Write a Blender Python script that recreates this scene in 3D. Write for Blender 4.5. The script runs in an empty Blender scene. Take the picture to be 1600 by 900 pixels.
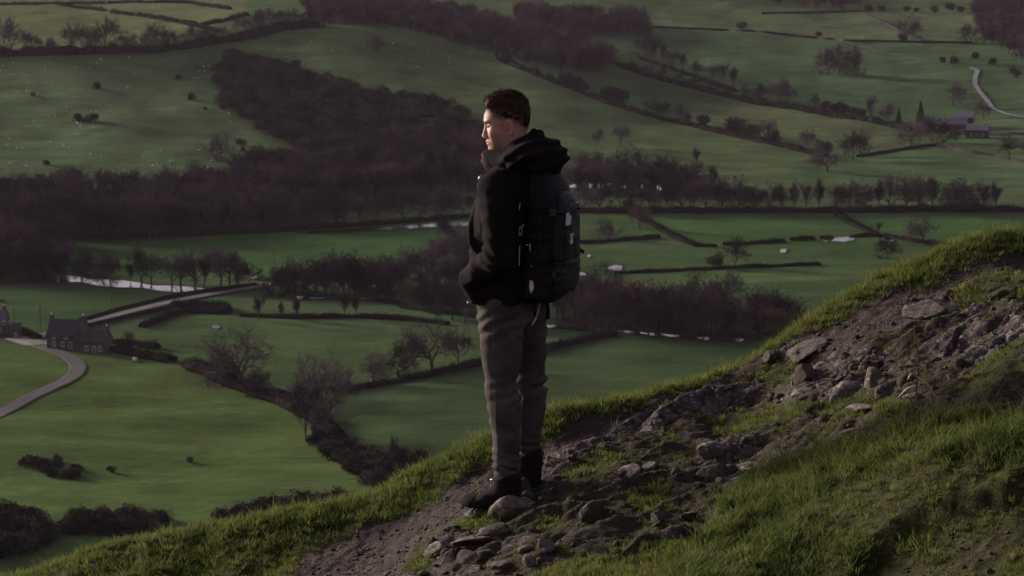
import bpy, math
import numpy as np
from mathutils import Vector, Matrix, Euler

# ------------------------------------------------------------------ camera, sky, sun, exposure
S = bpy.context.scene
COL = S.collection
PITCH = math.radians(9.0)
FPX = 800.0 / math.tan(math.radians(12.0))          # focal length in photo pixels (1600 wide)
cam_d = bpy.data.cameras.new('camera')
cam = bpy.data.objects.new('camera', cam_d)
COL.objects.link(cam)
cam.location = (0, 0, 0)
cam.rotation_euler = (math.radians(90) - PITCH, 0, 0)
cam_d.sensor_width = 36.0
cam_d.lens = 18.0 / math.tan(math.radians(12.0))
cam_d.clip_start = 0.1
cam_d.clip_end = 12000
cam_d.dof.use_dof = True
cam_d.dof.focus_distance = 10.75
cam_d.dof.aperture_fstop = 13
S.camera = cam

SUN_AZ = math.radians(-56)       # from +Y (into the picture) turned to the left
SUN_EL = math.radians(13)
W = bpy.data.worlds.new('World')
S.world = W
W.use_nodes = True
nt = W.node_tree
bg = nt.nodes['Background']
sky = nt.nodes.new('ShaderNodeTexSky')
sky.sky_type = 'NISHITA'
sky.sun_disc = False
sky.sun_elevation = SUN_EL
sky.sun_rotation = SUN_AZ
sky.altitude = 250
sky.air_density = 1.0
sky.dust_density = 3.0
sky.ozone_density = 1.0
hsv = nt.nodes.new('ShaderNodeHueSaturation')
hsv.inputs['Saturation'].default_value = 0.35
tint = nt.nodes.new('ShaderNodeMix')
tint.data_type = 'RGBA'
tint.blend_type = 'MULTIPLY'
tint.inputs['Factor'].default_value = 1.0
tint.inputs['B'].default_value = (1.0, .85, .99, 1)
nt.links.new(sky.outputs[0], hsv.inputs['Color'])
nt.links.new(hsv.outputs[0], tint.inputs['A'])
nt.links.new(tint.outputs['Result'], bg.inputs[0])
bg.inputs[1].default_value = 0.085

sun_d = bpy.data.lights.new('sun', 'SUN')
sun = bpy.data.objects.new('sun', sun_d)
COL.objects.link(sun)
sun_d.energy = 4.1
sun_d.angle = math.radians(11)
sun_d.color = (1.0, 0.89, 0.74)
sdir = Vector((math.sin(SUN_AZ) * math.cos(SUN_EL), math.cos(SUN_AZ) * math.cos(SUN_EL), math.sin(SUN_EL)))
sun.rotation_euler = sdir.to_track_quat('Z', 'Y').to_euler()

S.view_settings.view_transform = 'Standard'
S.view_settings.look = 'None'
S.view_settings.gamma = 1.0
S.view_settings.exposure = 0.85
S.cycles.max_bounces = 5
S.cycles.transparent_max_bounces = 6
S.cycles.volume_bounces = 0

# ------------------------------------------------------------------ helpers
RNG = np.random.default_rng(11)


def _hash(ix, iy, iz, seed):
    h = (ix * 374761393 + iy * 668265263 + iz * 2147483647 + seed * 974634777) & 0xFFFFFFFF
    h = ((h ^ (h >> 13)) * 1274126177) & 0xFFFFFFFF
    h = ((h ^ (h >> 15)) * 2246822519) & 0xFFFFFFFF
    h = h ^ (h >> 14)
    return (h & 0xFFFFFF) / float(0xFFFFFF)


def noise3(x, y, z, seed=0):
    x, y, z = np.broadcast_arrays(np.asarray(x, float), np.asarray(y, float), np.asarray(z, float))
    ix = np.floor(x).astype(np.int64); iy = np.floor(y).astype(np.int64); iz = np.floor(z).astype(np.int64)
    fx, fy, fz = x - ix, y - iy, z - iz
    ux, uy, uz = [f * f * (3 - 2 * f) for f in (fx, fy, fz)]
    r = 0
    for a in (0, 1):
        for b in (0, 1):
            for c in (0, 1):
                w = (ux if a else 1 - ux) * (uy if b else 1 - uy) * (uz if c else 1 - uz)
                r = r + w * _hash(ix + a, iy + b, iz + c, seed)
    return r * 2 - 1


def noise2(x, y, seed=0):
    x = np.asarray(x, float); y = np.asarray(y, float)
    x, y = np.broadcast_arrays(x, y)
    ix = np.floor(x).astype(np.int64); iy = np.floor(y).astype(np.int64)
    fx, fy = x - ix, y - iy
    ux, uy = fx * fx * (3 - 2 * fx), fy * fy * (3 - 2 * fy)
    r = 0
    for a in (0, 1):
        for b in (0, 1):
            r = r + (ux if a else 1 - ux) * (uy if b else 1 - uy) * _hash(ix + a, iy + b, 0 * ix, seed)
    return r * 2 - 1


def fbm2(x, y, oct=4, seed=0, gain=0.5):
    r, a = 0, 1.0
    for i in range(oct):
        r = r + a * noise2(x * 2 ** i + 17.3 * i, y * 2 ** i - 9.1 * i, seed + i)
        a *= gain
    return r


def worley2(x, y, seed=0):
    """distance to nearest, second nearest, and the nearest cell's random number"""
    ix = np.floor(x).astype(np.int64); iy = np.floor(y).astype(np.int64)
    d1 = np.full(x.shape, 9.0); d2 = np.full(x.shape, 9.0); cid = np.zeros(x.shape)
    nx = np.zeros(x.shape); ny = np.zeros(x.shape)
    for a in (-1, 0, 1):
        for b in (-1, 0, 1):
            cx = ix + a; cy = iy + b
            px = cx + _hash(cx, cy, 0 * cx, seed); py = cy + _hash(cx, cy, 0 * cx + 1, seed)
            d = np.hypot(x - px, y - py)
            m = d < d1
            d2 = np.where(m, d1, np.minimum(d2, d))
            cid = np.where(m, _hash(cx, cy, 0 * cx + 2, seed), cid)
            nx = np.where(m, x - px, nx); ny = np.where(m, y - py, ny)
            d1 = np.where(m, d, d1)
    return d1, d2, cid, nx, ny


def sstep(a, b, x):
    t = np.clip((x - a) / (b - a), 0, 1)
    return t * t * (3 - 2 * t)


def interp(x, xs, ys):
    return np.interp(x, xs, ys)


def mesh_np(name, V, F, smooth=True, mats=(), attrs=None):
    """V (n,3); F either (m,k) array or a list of such arrays with different k"""
    me = bpy.data.meshes.new(name)
    V = np.asarray(V, np.float32)
    if not isinstance(F, (list, tuple)):
        F = [F]
    F = [np.asarray(f, np.int32) for f in F if len(f)]
    me.vertices.add(len(V)); me.vertices.foreach_set('co', V.ravel())
    nl = sum(f.size for f in F); nf = sum(len(f) for f in F)
    me.loops.add(nl); me.polygons.add(nf)
    me.loops.foreach_set('vertex_index', np.concatenate([f.ravel() for f in F]))
    st = []; o = 0
    for f in F:
        st.append(o + np.arange(len(f)) * f.shape[1]); o += f.size
    me.polygons.foreach_set('loop_start', np.concatenate(st).astype(np.int32))
    me.update(calc_edges=True)
    me.polygons.foreach_set('use_smooth', np.full(nf, bool(smooth)))
    for m in mats:
        me.materials.append(m)
    for k, v in (attrs or {}).items():
        v = np.asarray(v, np.float32)
        if v.ndim == 1:
            at = me.attributes.new(k, 'FLOAT', 'POINT'); at.data.foreach_set('value', v)
        elif v.shape[1] == 3:
            at = me.attributes.new(k, 'FLOAT_COLOR', 'POINT')
            at.data.foreach_set('color', np.c_[v, np.ones(len(v), np.float32)].astype(np.float32).ravel())
    me.validate(clean_customdata=False)
    return me


def link(name, me, parent=None, loc=None, **props):
    o = bpy.data.objects.new(name, me)
    COL.objects.link(o)
    if parent is not None:
        o.parent = parent
    if loc is not None:
        o.location = loc
    for k, v in props.items():
        if v is not None:
            o[k] = v
    return o


def thing(name, label, cat, loc=(0, 0, 0), rot=(0, 0, 0), group=None, scale=1.0):
    o = bpy.data.objects.new(name, None)
    o.empty_display_size = 0.2
    COL.objects.link(o)
    o.location = loc; o.rotation_euler = rot
    o.scale = (scale,) * 3 if not hasattr(scale, '__len__') else scale
    o['label'] = label; o['category'] = cat
    if group:
        o['group'] = group
    return o


def ray(px, py):
    """unit-y world ray of photo pixel: x = y*rx, z = y*rz"""
    b = (450.0 - np.asarray(py, float)) / FPX
    a = (np.asarray(px, float) - 800.0) / FPX
    wy = math.cos(PITCH) + b * math.sin(PITCH)
    return a / wy, (-math.sin(PITCH) + b * math.cos(PITCH)) / wy


def proj(x, y, z):
    """world point -> photo pixel"""
    d = y * math.cos(PITCH) - z * math.sin(PITCH)
    v = y * math.sin(PITCH) + z * math.cos(PITCH)
    return 800 + FPX * x / d, 450 - FPX * v / d


def poly_sd(px, py, poly):
    """signed distance to polygon, negative inside (pixels or metres)"""
    P = np.asarray(poly, float)
    d = np.full(np.shape(px), 1e9)
    s = np.zeros(np.shape(px), bool)
    n = len(P)
    for i in range(n):
        ax, ay = P[i]; bx, by = P[(i + 1) % n]
        ex, ey = bx - ax, by - ay
        t = np.clip(((px - ax) * ex + (py - ay) * ey) / (ex * ex + ey * ey + 1e-9), 0, 1)
        d = np.minimum(d, np.hypot(px - ax - t * ex, py - ay - t * ey))
        if ay != by:
            c = ((ay > py) != (by > py)) & (px < (bx - ax) * (py - ay) / (by - ay) + ax)
            s ^= c
    return np.where(s, -d, d)


def line_d(px, py, pts):
    d = np.full(np.shape(px), 1e9)
    for (ax, ay), (bx, by) in zip(pts[:-1], pts[1:]):
        ex, ey = bx - ax, by - ay
        t = np.clip(((px - ax) * ex + (py - ay) * ey) / (ex * ex + ey * ey + 1e-9), 0, 1)
        d = np.minimum(d, np.hypot(px - ax - t * ex, py - ay - t * ey))
    return d


# ------------------------------------------------------------------ materials
def mat(name, color=(0.5, 0.5, 0.5), rough=0.8, spec=0.3, metal=0.0):
    m = bpy.data.materials.new(name)
    m.use_nodes = True
    b = m.node_tree.nodes['Principled BSDF']
    b.inputs['Base Color'].default_value = (*color, 1)
    b.inputs['Roughness'].default_value = rough
    b.inputs['Specular IOR Level'].default_value = spec
    b.inputs['Metallic'].default_value = metal
    return m


class N:
    """tiny node-building helper"""
    def __init__(self, m):
        self.t = m.node_tree; self.b = self.t.nodes['Principled BSDF']
        self.tc = self.t.nodes.new('ShaderNodeTexCoord')

    def new(self, ty, **kw):
        n = self.t.nodes.new(ty)
        for k, v in kw.items():
            setattr(n, k, v)
        return n

    def l(self, a, b):
        self.t.links.new(a, b)

    def mapping(self, scale=(1, 1, 1), rot=(0, 0, 0), src='Object'):
        n = self.new('ShaderNodeMapping')
        n.inputs['Scale'].default_value = scale; n.inputs['Rotation'].default_value = rot
        self.l(self.tc.outputs[src], n.inputs[0])
        return n.outputs[0]

    def noise(self, scale, detail=5, rough=0.55, vec=None, dist=0.0):
        n = self.new('ShaderNodeTexNoise')
        n.inputs['Scale'].default_value = scale; n.inputs['Detail'].default_value = detail
        n.inputs['Roughness'].default_value = rough; n.inputs['Distortion'].default_value = dist
        self.l(vec if vec is not None else self.tc.outputs['Object'], n.inputs['Vector'])
        return n.outputs['Fac']

    def voro(self, scale, feature='F1', vec=None, out='Distance'):
        n = self.new('ShaderNodeTexVoronoi'); n.feature = feature
        n.inputs['Scale'].default_value = scale
        self.l(vec if vec is not None else self.tc.outputs['Object'], n.inputs['Vector'])
        return n.outputs[out]

    def ramp(self, fac, stops):
        n = self.new('ShaderNodeValToRGB')
        e = n.color_ramp.elements
        while len(e) > 1:
            e.remove(e[-1])
        for i, (p, c) in enumerate(stops):
            c = (c, c, c) if not hasattr(c, '__len__') else c
            if i == 0:
                e[0].position = p; el = e[0]
            else:
                el = e.new(p)
            el.color = (*c, 1)
        self.l(fac, n.inputs[0])
        return n.outputs[0]

    def mix(self, f, a, b, mode='MIX'):
        n = self.new('ShaderNodeMix'); n.data_type = 'RGBA'; n.blend_type = mode
        for s, v in (('Factor', f), ('A', a), ('B', b)):
            sock = n.inputs[s] if s == 'Factor' else [i for i in n.inputs if i.name == s and i.type == 'RGBA'][0]
            if hasattr(v, 'is_linked'):
                self.l(v, sock)
            elif s == 'Factor':
                sock.default_value = v
            else:
                sock.default_value = (*((v, v, v) if not hasattr(v, '__len__') else v), 1)
        return [o for o in n.outputs if o.type == 'RGBA'][0]

    def math(self, op, a, b=0.0, clamp=False):
        n = self.new('ShaderNodeMath'); n.operation = op; n.use_clamp = clamp
        for i, v in enumerate((a, b)):
            if hasattr(v, 'is_linked'):
                self.l(v, n.inputs[i])
            else:
                n.inputs[i].default_value = v
        return n.outputs[0]

    def attr(self, name, out='Fac'):
        n = self.new('ShaderNodeAttribute'); n.attribute_name = name
        return n.outputs[out]

    def bump(self, h, strength=0.5, dist=0.02, nrm=None):
        n = self.new('ShaderNodeBump')
        n.inputs['Strength'].default_value = strength; n.inputs['Distance'].default_value = dist
        self.l(h, n.inputs['Height'])
        if nrm is not None:
            self.l(nrm, n.inputs['Normal'])
        self.l(n.outputs[0], self.b.inputs['Normal'])
        return n.outputs[0]

    def color(self, c):
        self.l(c, self.b.inputs['Base Color'])


def varied(name, c1, c2, scale, rough=0.85, spec=0.2, bump=0.4, bdist=0.01, bscale=None, detail=6):
    m = mat(name, c1, rough, spec)
    n = N(m)
    f = n.noise(scale, detail)
    n.color(n.ramp(f, [(0.3, c1), (0.7, c2)]))
    if bump:
        n.bump(n.noise(bscale or scale * 3, 6), bump, bdist)
    return m


# ------------------------------------------------------------------ the valley terrain
FLOOR = -120.0
def pyz(y, py):
    return y * ray(800, py)[1]

# per column (photo x): (distance, photo y) knots above the flat valley floor
COLS = {
    -400: [(900, None), (1000, 296), (1130, 230), (1260, 150), (1350, 84), (1600, 40), (1950, 0), (2600, -70), (3600, -150)],
    100: [(900, None), (1000, 296), (1130, 225), (1260, 150), (1350, 82), (1600, 40), (1950, 0), (2600, -70), (3600, -150)],
    500: [(930, None), (1030, 285), (1180, 210), (1330, 120), (1480, 38), (1750, 12), (2050, -8), (2600, -70), (3600, -150)],
    800: [(950, None), (1060, 272), (1200, 205), (1380, 130), (1560, 78), (1800, 35), (2050, -5), (2600, -70), (3600, -150)],
    1100: [(980, None), (1080, 266), (1220, 225), (1400, 175), (1600, 105), (1850, 45), (2100, -2), (2600, -70), (3600, -150)],
    1350: [(1000, None), (1100, 262), (1240, 222), (1420, 168), (1640, 90), (1900, 38), (2150, -2), (2700, -70), (3600, -150)],
    2000: [(1000, None), (1100, 262), (1240, 215), (1420, 150), (1640, 80), (1900, 30), (2150, -8), (2700, -70), (3600, -150)],
}
_ty = np.linspace(100, 6000, 2361)
_tc = np.array(sorted(COLS))
_tab = []
for c in _tc:
    ks = COLS[c]
    ys = [0, 700] + [k[0] for k in ks] + [6000]
    zs = [FLOOR, FLOOR] + [FLOOR if k[1] is None else pyz(k[0], k[1]) for k in ks] + [pyz(3600, -150) + 60]
    z = np.interp(_ty, ys, zs)
    ker = np.hanning(41); ker /= ker.sum()
    _tab.append(np.convolve(np.pad(z, 20, 'edge'), ker, 'valid'))
_tab = np.array(_tab)


def valley_z(x, y):
    x = np.asarray(x, float); y = np.asarray(y, float)
    yy = np.clip(y, 100, 5999)
    pxc = 800 + FPX * math.cos(PITCH) * x / np.maximum(yy, 1)
    c = np.clip(pxc, _tc[0], _tc[-1] - 1e-3)
    ci = np.clip(np.searchsorted(_tc, c, 'right') - 1, 0, len(_tc) - 2)
    w = (c - _tc[ci]) / (_tc[ci + 1] - _tc[ci]); w = w * w * (3 - 2 * w)
    fi = (yy - 100) / (_ty[1] - _ty[0]); i0 = np.clip(fi.astype(int), 0, len(_ty) - 2); t = fi - i0
    z0 = _tab[ci, i0] * (1 - t) + _tab[ci, i0 + 1] * t
    z1 = _tab[ci + 1, i0] * (1 - t) + _tab[ci + 1, i0 + 1] * t
    z = z0 * (1 - w) + z1 * w
    hillf = sstep(980, 1150, yy)
    u = 0.5 * fbm2(x / 60, yy / 60, 4, 3) * (0.8 + 2.2 * hillf) + 0.25 * noise2(x / 14, yy / 14, 8) * (0.6 + hillf)
    near = 1 - sstep(560, 700, yy)
    u = u + near * (1.5 * noise2(x / 60 + 5, yy / 26, 21) + .45 * noise2(x / 34, yy / 9, 22))
    return z + u


_scan = np.arange(380.0, 3601.0, 8.0)


def hit_valley(px, py):
    px = np.atleast_1d(np.asarray(px, float)); py = np.atleast_1d(np.asarray(py, float))
    rx, rz = ray(px, py)
    Y = np.repeat(_scan[None], len(px), 0)
    below = valley_z(rx[:, None] * Y, Y) >= rz[:, None] * Y
    i = np.where(below.any(1), below.argmax(1), len(_scan) - 1)
    hi = _scan[i]; lo = _scan[np.maximum(i - 1, 0)]
    for _ in range(9):
        m = 0.5 * (lo + hi)
        b = valley_z(rx * m, m) >= rz * m
        hi = np.where(b, m, hi); lo = np.where(b, lo, m)
    return np.c_[rx * hi, hi, valley_z(rx * hi, hi)]


def at(px, py):
    return hit_valley([px], [py])[0]


def path_pts(pix, step=4.0):
    """densify a photo-space polyline and drop it on the valley ground, then resample in metres"""
    P = []
    for (a, b), (c, d) in zip(pix[:-1], pix[1:]):
        n = max(2, int(math.hypot(c - a, d - b) / 6))
        for i in range(n):
            P.append((a + (c - a) * i / n, b + (d - b) * i / n))
    P.append(pix[-1])
    Q = hit_valley([p[0] for p in P], [p[1] for p in P])[:, :2]
    L = np.r_[0, np.cumsum(np.hypot(*np.diff(Q, axis=0).T))]
    n = max(2, int(L[-1] / step))
    s = np.linspace(0, L[-1], n)
    x = np.interp(s, L, Q[:, 0]); y = np.interp(s, L, Q[:, 1])
    return np.c_[x, y], L[-1]


# fields: photo polygons -> ground colours of the sheet
G = lambda r, g, b: np.array([r, g, b])
FIELDS = [
    (G(.078, .088, .040), [(-400, -100), (380, 0), (390, 25), (330, 62), (0, 84), (-400, 90)]),
    (G(.054, .080, .038), [(-400, 84), (0, 84), (330, 62), (362, 80), (335, 130), (345, 170), (430, 240), (330, 270), (0, 300), (-400, 300)]),
    (G(.058, .083, .036), [(300, 62), (470, 34), (640, 44), (800, 92), (960, 148), (1100, 178), (1290, 240), (1240, 262), (1220, 292), (960, 300), (700, 230), (430, 80)]),
    (G(.040, .078, .038), [(800, 92), (900, 120), (1050, 160), (1190, 192), (1300, 222), (1280, 240), (1100, 190), (950, 150)]),
    (G(.066, .084, .040), [(1060, 160), (1200, 165), (1330, 190), (1430, 222), (1330, 240), (1280, 240), (1200, 205), (1100, 185)]),
    (G(.042, .074, .035), [(960, 50), (1200, 58), (1440, 66), (1700, 68), (1700, 230), (1500, 210), (1230, 168), (1040, 120)]),
    (G(.058, .080, .040), [(960, 20), (1040, 20), (1060, 40), (1200, 45), (1360, 20), (1500, 10), (1560, 30), (1480, 66), (1200, 56), (1000, 44)]),
    (G(.048, .080, .036), [(1240, 262), (1310, 240), (1430, 232), (1600, 255), (1700, 300), (1220, 296)]),
    (G(.032, .068, .022), [(100, 372), (400, 360), (600, 355), (740, 345), (740, 400), (540, 425), (300, 440), (100, 420)]),
    (G(.036, .072, .024), [(880, 336), (1700, 334), (1700, 400), (1380, 385), (1100, 385), (1020, 372), (880, 345)]),
    (G(.042, .074, .028), [(880, 385), (1100, 385), (1600, 388), (1500, 430), (950, 432), (880, 420)]),
    (G(.052, .080, .026), [(950, 436), (1500, 416), (1500, 430), (900, 452)]),
    (G(.030, .062, .022), [(900, 452), (1500, 430), (1500, 560), (900, 560)]),
    (G(.036, .066, .026), [(0, 450), (400, 448), (380, 470), (120, 506), (0, 512)]),
    (G(.044, .070, .028), [(150, 525), (360, 490), (760, 500), (900, 520), (700, 575), (520, 640), (400, 600), (230, 550)]),
    (G(.034, .057, .023), [(530, 650), (760, 565), (960, 525), (1300, 530), (1300, 620), (800, 900), (600, 760)]),
    (G(.052, .080, .024), [(-300, 540), (60, 535), (200, 552), (300, 578), (420, 620), (520, 690), (580, 760), (560, 900), (-300, 900)]),
]


def build_valley():
    az = np.r_[np.linspace(-50, -14.5, 24), np.linspace(-14, 14, 400), np.linspace(14.5, 50, 24)]
    ta = np.tan(np.radians(az))
    tanc = np.tan(np.radians(13))
    dep = np.linspace(17.5, 0.2, 420)
    yd = []
    y = 250.0
    while y < 6000:
        yd.append(y); y *= 1.0068
    yd = np.array(yd)
    Y, T = np.meshgrid(yd, ta, indexing='ij')
    X = Y * T
    Z = valley_z(X, Y)
    # beyond the first skyline the country keeps rising gently
    n0, n1 = X.shape
    idx = np.arange(n0 * n1).reshape(n0, n1)
    F = np.stack([idx[:-1, :-1], idx[:-1, 1:], idx[1:, 1:], idx[1:, :-1]], -1).reshape(-1, 4)
    x, y, z = X.ravel(), Y.ravel(), Z.ravel()
    px, py = proj(x, y, z)
    jx = px + 5 * noise2(x / 25, y / 25, 5); jy = py + 1.5 * noise2(x / 20, y / 20, 6)
    col = np.tile(G(.046, .070, .032), (len(x), 1))
    for c, P in FIELDS:
        w = sstep(2.0, -2.0, poly_sd(jx, jy, P))[:, None]
        col = col * (1 - w) + c * w
    # scrubby woodland floor, darker and browner than the fields
    for P in WOOD_FLOOR:
        w = sstep(6.0, -6.0, poly_sd(jx, jy, P))[:, None] * 0.9
        col = col * (1 - w) + G(.030, .026, .022) * w
    col = col * np.array([1.24, 1.30, 1.15])
    lum = col.mean(1, keepdims=True); col = lum + (col - lum) * .84
    v = fbm2(x / 34, y / 70, 4, 14)
    col = col * (1 + 0.16 * v)[:, None]
    tuss = sstep(0.2, 0.8, noise2(x / 9, y / 20, 31) + 0.6 * noise2(x / 60, y / 60, 32))
    col = col * (1 - 0.16 * tuss)[:, None] + (G(.050, .048, .022) * 0.16)[None] * tuss[:, None]
    m = mat('pasture', (.05, .07, .03), 1.0, 0.0)
    n = N(m)
    base = n.attr('tone', 'Color')
    mp = n.mapping((.6, 1.2, 1), (0, 0, .08))
    f1 = n.noise(.07, 6, .6, mp)
    f2 = n.noise(.6, 4, .6, n.mapping((.5, 1.1, 1), (0, 0, -.06)))
    c = n.mix(1.0, base, n.ramp(f1, [(.3, .74), (.7, 1.24)]), 'MULTIPLY')
    c = n.mix(1.0, c, n.ramp(f2, [(.25, .76), (.75, 1.22)]), 'MULTIPLY')
    f3 = n.noise(2.2, 3, .7, n.mapping((.7, 1.0, 1), (0, 0, .2)))
    c = n.mix(1.0, c, n.ramp(f3, [(.3, .84), (.7, 1.15)]), 'MULTIPLY')
    br = n.ramp(n.noise(.028, 5, .6), [(.55, 0.0), (.72, .30)])
    c = n.mix(br, c, (.075, .066, .032))
    n.color(c)
    n.bump(n.math('ADD', f1, n.math('MULTIPLY', f2, .3)), .45, 1.3)
    me = mesh_np('valley_ground', np.c_[x, y, z], F, True, [m], {'tone': col})
    return link('valley_ground', me, kind='structure')


WOOD_FLOOR = [
    [(-440, 300), (110, 292), (280, 298), (330, 262), (400, 246), (440, 232), (540, 242), (600, 200), (745, 190), (745, 300), (690, 304), (590, 318), (480, 350), (350, 366), (110, 374), (100, 445), (-440, 450)],
    [(338, 100), (380, 84), (440, 100), (520, 122), (580, 145), (650, 152), (700, 168), (745, 195), (745, 232), (640, 225), (590, 235), (540, 222), (480, 240), (420, 220), (385, 192), (350, 165), (335, 135)],
    [(480, 8), (700, 10), (850, 35), (1010, 20), (1015, 58), (920, 60), (960, 100), (930, 115), (860, 100), (700, 60), (640, 42), (480, 36)],
    [(880, 262), (1110, 290), (1120, 300), (880, 292)],
    [(870, 450), (1250, 470), (1230, 530), (1100, 532), (870, 512)],
]

# ------------------------------------------------------------------ the hillside the man stands on
CR_PX = np.array([-900, -300, 0, 60, 110, 170, 230, 300, 400, 500, 600, 700, 760, 850, 930, 1000, 1100, 1180, 1230, 1300, 1400, 1450, 1500, 1560, 1600, 1800, 2600])
CR_PY = np.array([1180, 990, 916, 903, 880, 862, 850, 846, 828, 806, 778, 722, 694, 657, 638, 625, 603, 568, 532, 485, 434, 413, 384, 376, 376, 365, 330])
CR_Y = np.interp(CR_PX, [-900, 0, 500, 800, 1200, 1600, 2600], [12.6, 11.7, 11.35, 11.4, 11.7, 12.1, 13.0])
_rx, _rz = ray(CR_PX, CR_PY)
CR_X = _rx * CR_Y
CR_Z = _rz * CR_Y


def crest(x):
    xs = np.linspace(-6, 8, 281)
    zc = np.interp(xs, CR_X, CR_Z); yc = np.interp(xs, CR_X, CR_Y)
    k = np.hanning(9); k /= k.sum()
    zc = np.convolve(np.pad(zc, 4, 'edge'), k, 'valid')
    e = np.clip(x, -6, 8) - x
    return np.interp(x, xs, zc) - 0.30 * e, np.interp(x, xs, yc)


def hill_base(x, y):
    zc, yc = crest(x)
    t = yc - y
    inside = zc - .05 + 0.085 * np.exp(-((t - .10) / .20) ** 2) - 0.05 * sstep(.25, .75, t) * sstep(2.6, 1.2, t) \
        - .26 * sstep(8.9, 7.2, y) * sstep(.35, 1.1, x) \
        + 0.10 * np.clip(6.2 - y, 0, 10)
    k = np.maximum(-t, 0)
    drop = np.where(k < 1.2, .32 * k + .18 * k * k, .32 * 1.2 + .18 * 1.44 + .62 * (k - 1.2))
    fall = zc - .05 + 0.085 * np.exp(-(.10 / .20) ** 2) - drop
    far = sstep(40, 120, k)
    z = np.where(t >= 0, inside, fall)
    return z - far * 0.06 * (k - 40).clip(0)


VERGE = [(-400, 1300), (430, 915), (470, 876), (540, 840), (620, 806), (690, 782), (735, 748), (850, 694), (900, 666), (960, 644),
         (1040, 621), (1120, 592), (1180, 564), (1228, 530), (1290, 502), (1400, 462), (1470, 430), (1540, 412), (1900, 370), (1900, -900), (-900, -900), (-900, 1300)]
ROCKY = [(600, 960), (670, 850), (760, 790), (850, 748), (925, 700), (985, 652), (1070, 612), (1200, 560), (1330, 545), (1400, 520), (1500, 455), (1700, 415),
         (1700, 590), (1520, 668), (1330, 705), (1190, 760), (1110, 820), (1060, 850), (960, 868), (860, 885), (800, 960)]
HUMMOCK = [(1010, 1000), (1050, 925), (1085, 868), (1125, 818), (1180, 765), (1250, 735), (1330, 712), (1420, 690), (1520, 668), (1700, 640), (1700, 760), (1580, 790), (1440, 830), (1350, 900), (1290, 1000)]
LOWGRASS = [(780, 1000), (835, 905), (880, 880), (960, 868), (1060, 852), (1100, 880), (1090, 1000)]
PATCHES = [[(690, 838), (720, 816), (780, 806), (800, 818), (750, 832)], [(625, 892), (660, 866), (690, 880), (650, 905)],
           [(835, 832), (860, 812), (885, 800), (880, 822), (850, 845)], [(880, 760), (930, 725), (990, 725), (960, 745), (900, 775)],
           [(1130, 655), (1200, 640), (1260, 650), (1230, 680), (1120, 690)], [(1180, 585), (1230, 570), (1260, 590), (1200, 605)],
           [(1480, 470), (1560, 440), (1700, 420), (1700, 470), (1560, 475), (1500, 500)], [(1520, 580), (1600, 540), (1700, 530), (1700, 600), (1560, 620), (1500, 625)],
           [(1280, 640), (1330, 625), (1420, 640), (1350, 668), (1280, 690)], [(980, 790), (1040, 775), (1060, 800), (1010, 815)]]
BEDROCK = [[(940, 694), (985, 655), (1020, 645), (1062, 664), (1045, 690), (985, 696)],
           [(1050, 640), (1080, 608), (1120, 598), (1200, 605), (1225, 622), (1210, 648), (1120, 652), (1070, 664)],
           [(1200, 552), (1240, 538), (1310, 542), (1300, 560), (1230, 566)],
           [(1230, 575), (1330, 560), (1400, 572), (1415, 610), (1330, 640), (1240, 628)],
           [(1405, 475), (1440, 460), (1500, 462), (1520, 485), (1470, 498), (1415, 492)],
           [(1470, 500), (1560, 470), (1700, 440), (1700, 560), (1560, 570), (1480, 580), (1440, 560)],
           [(660, 880), (690, 850), (760, 826), (815, 840), (760, 870), (690, 905)],
                      [(850, 760), (900, 705), (945, 690), (960, 712), (900, 745), (860, 780)],
           [(1090, 730), (1120, 690), (1180, 695), (1190, 722), (1130, 745)]]


def hill_masks(x, y):
    zb = hill_base(x, y)
    px, py = proj(x, y, zb)
    jx = px + 16 * fbm2(x * 5, y * 5, 3, 41); jy = py + 9 * fbm2(x * 6 + 9, y * 6, 3, 42)
    zc, yc = crest(x)
    front = (y < yc)
    verge = np.where(front, sstep(7, -7, poly_sd(jx, jy, VERGE)), 1.0)
    verge = np.where(y > yc - .12, 1.0, verge)
    rocky = sstep(12, -12, poly_sd(jx, jy, ROCKY))
    hum = sstep(12, -12, poly_sd(jx, jy, HUMMOCK))
    low = sstep(8, -8, poly_sd(jx, jy, LOWGRASS))
    patch = 0 * x
    for P in PATCHES:
        patch = np.maximum(patch, sstep(6, -6, poly_sd(jx, jy, P)))
    bed = 0 * x
    for P in BEDROCK:
        bed = np.maximum(bed, sstep(10, -10, poly_sd(jx + 6 * noise2(x * 14, y * 14, 5), jy, P)))
    bed = bed * (.25 + .75 * sstep(-.40, .30, fbm2(x * 2.4, y * 2.4 + 7, 3, 44)))
    out = ((py > 905) & (px > 900)) | (px > 1620)
    return dict(px=px, py=py, verge=verge, rocky=rocky, hum=hum, low=low, patch=patch, bed=bed, front=front)


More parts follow.
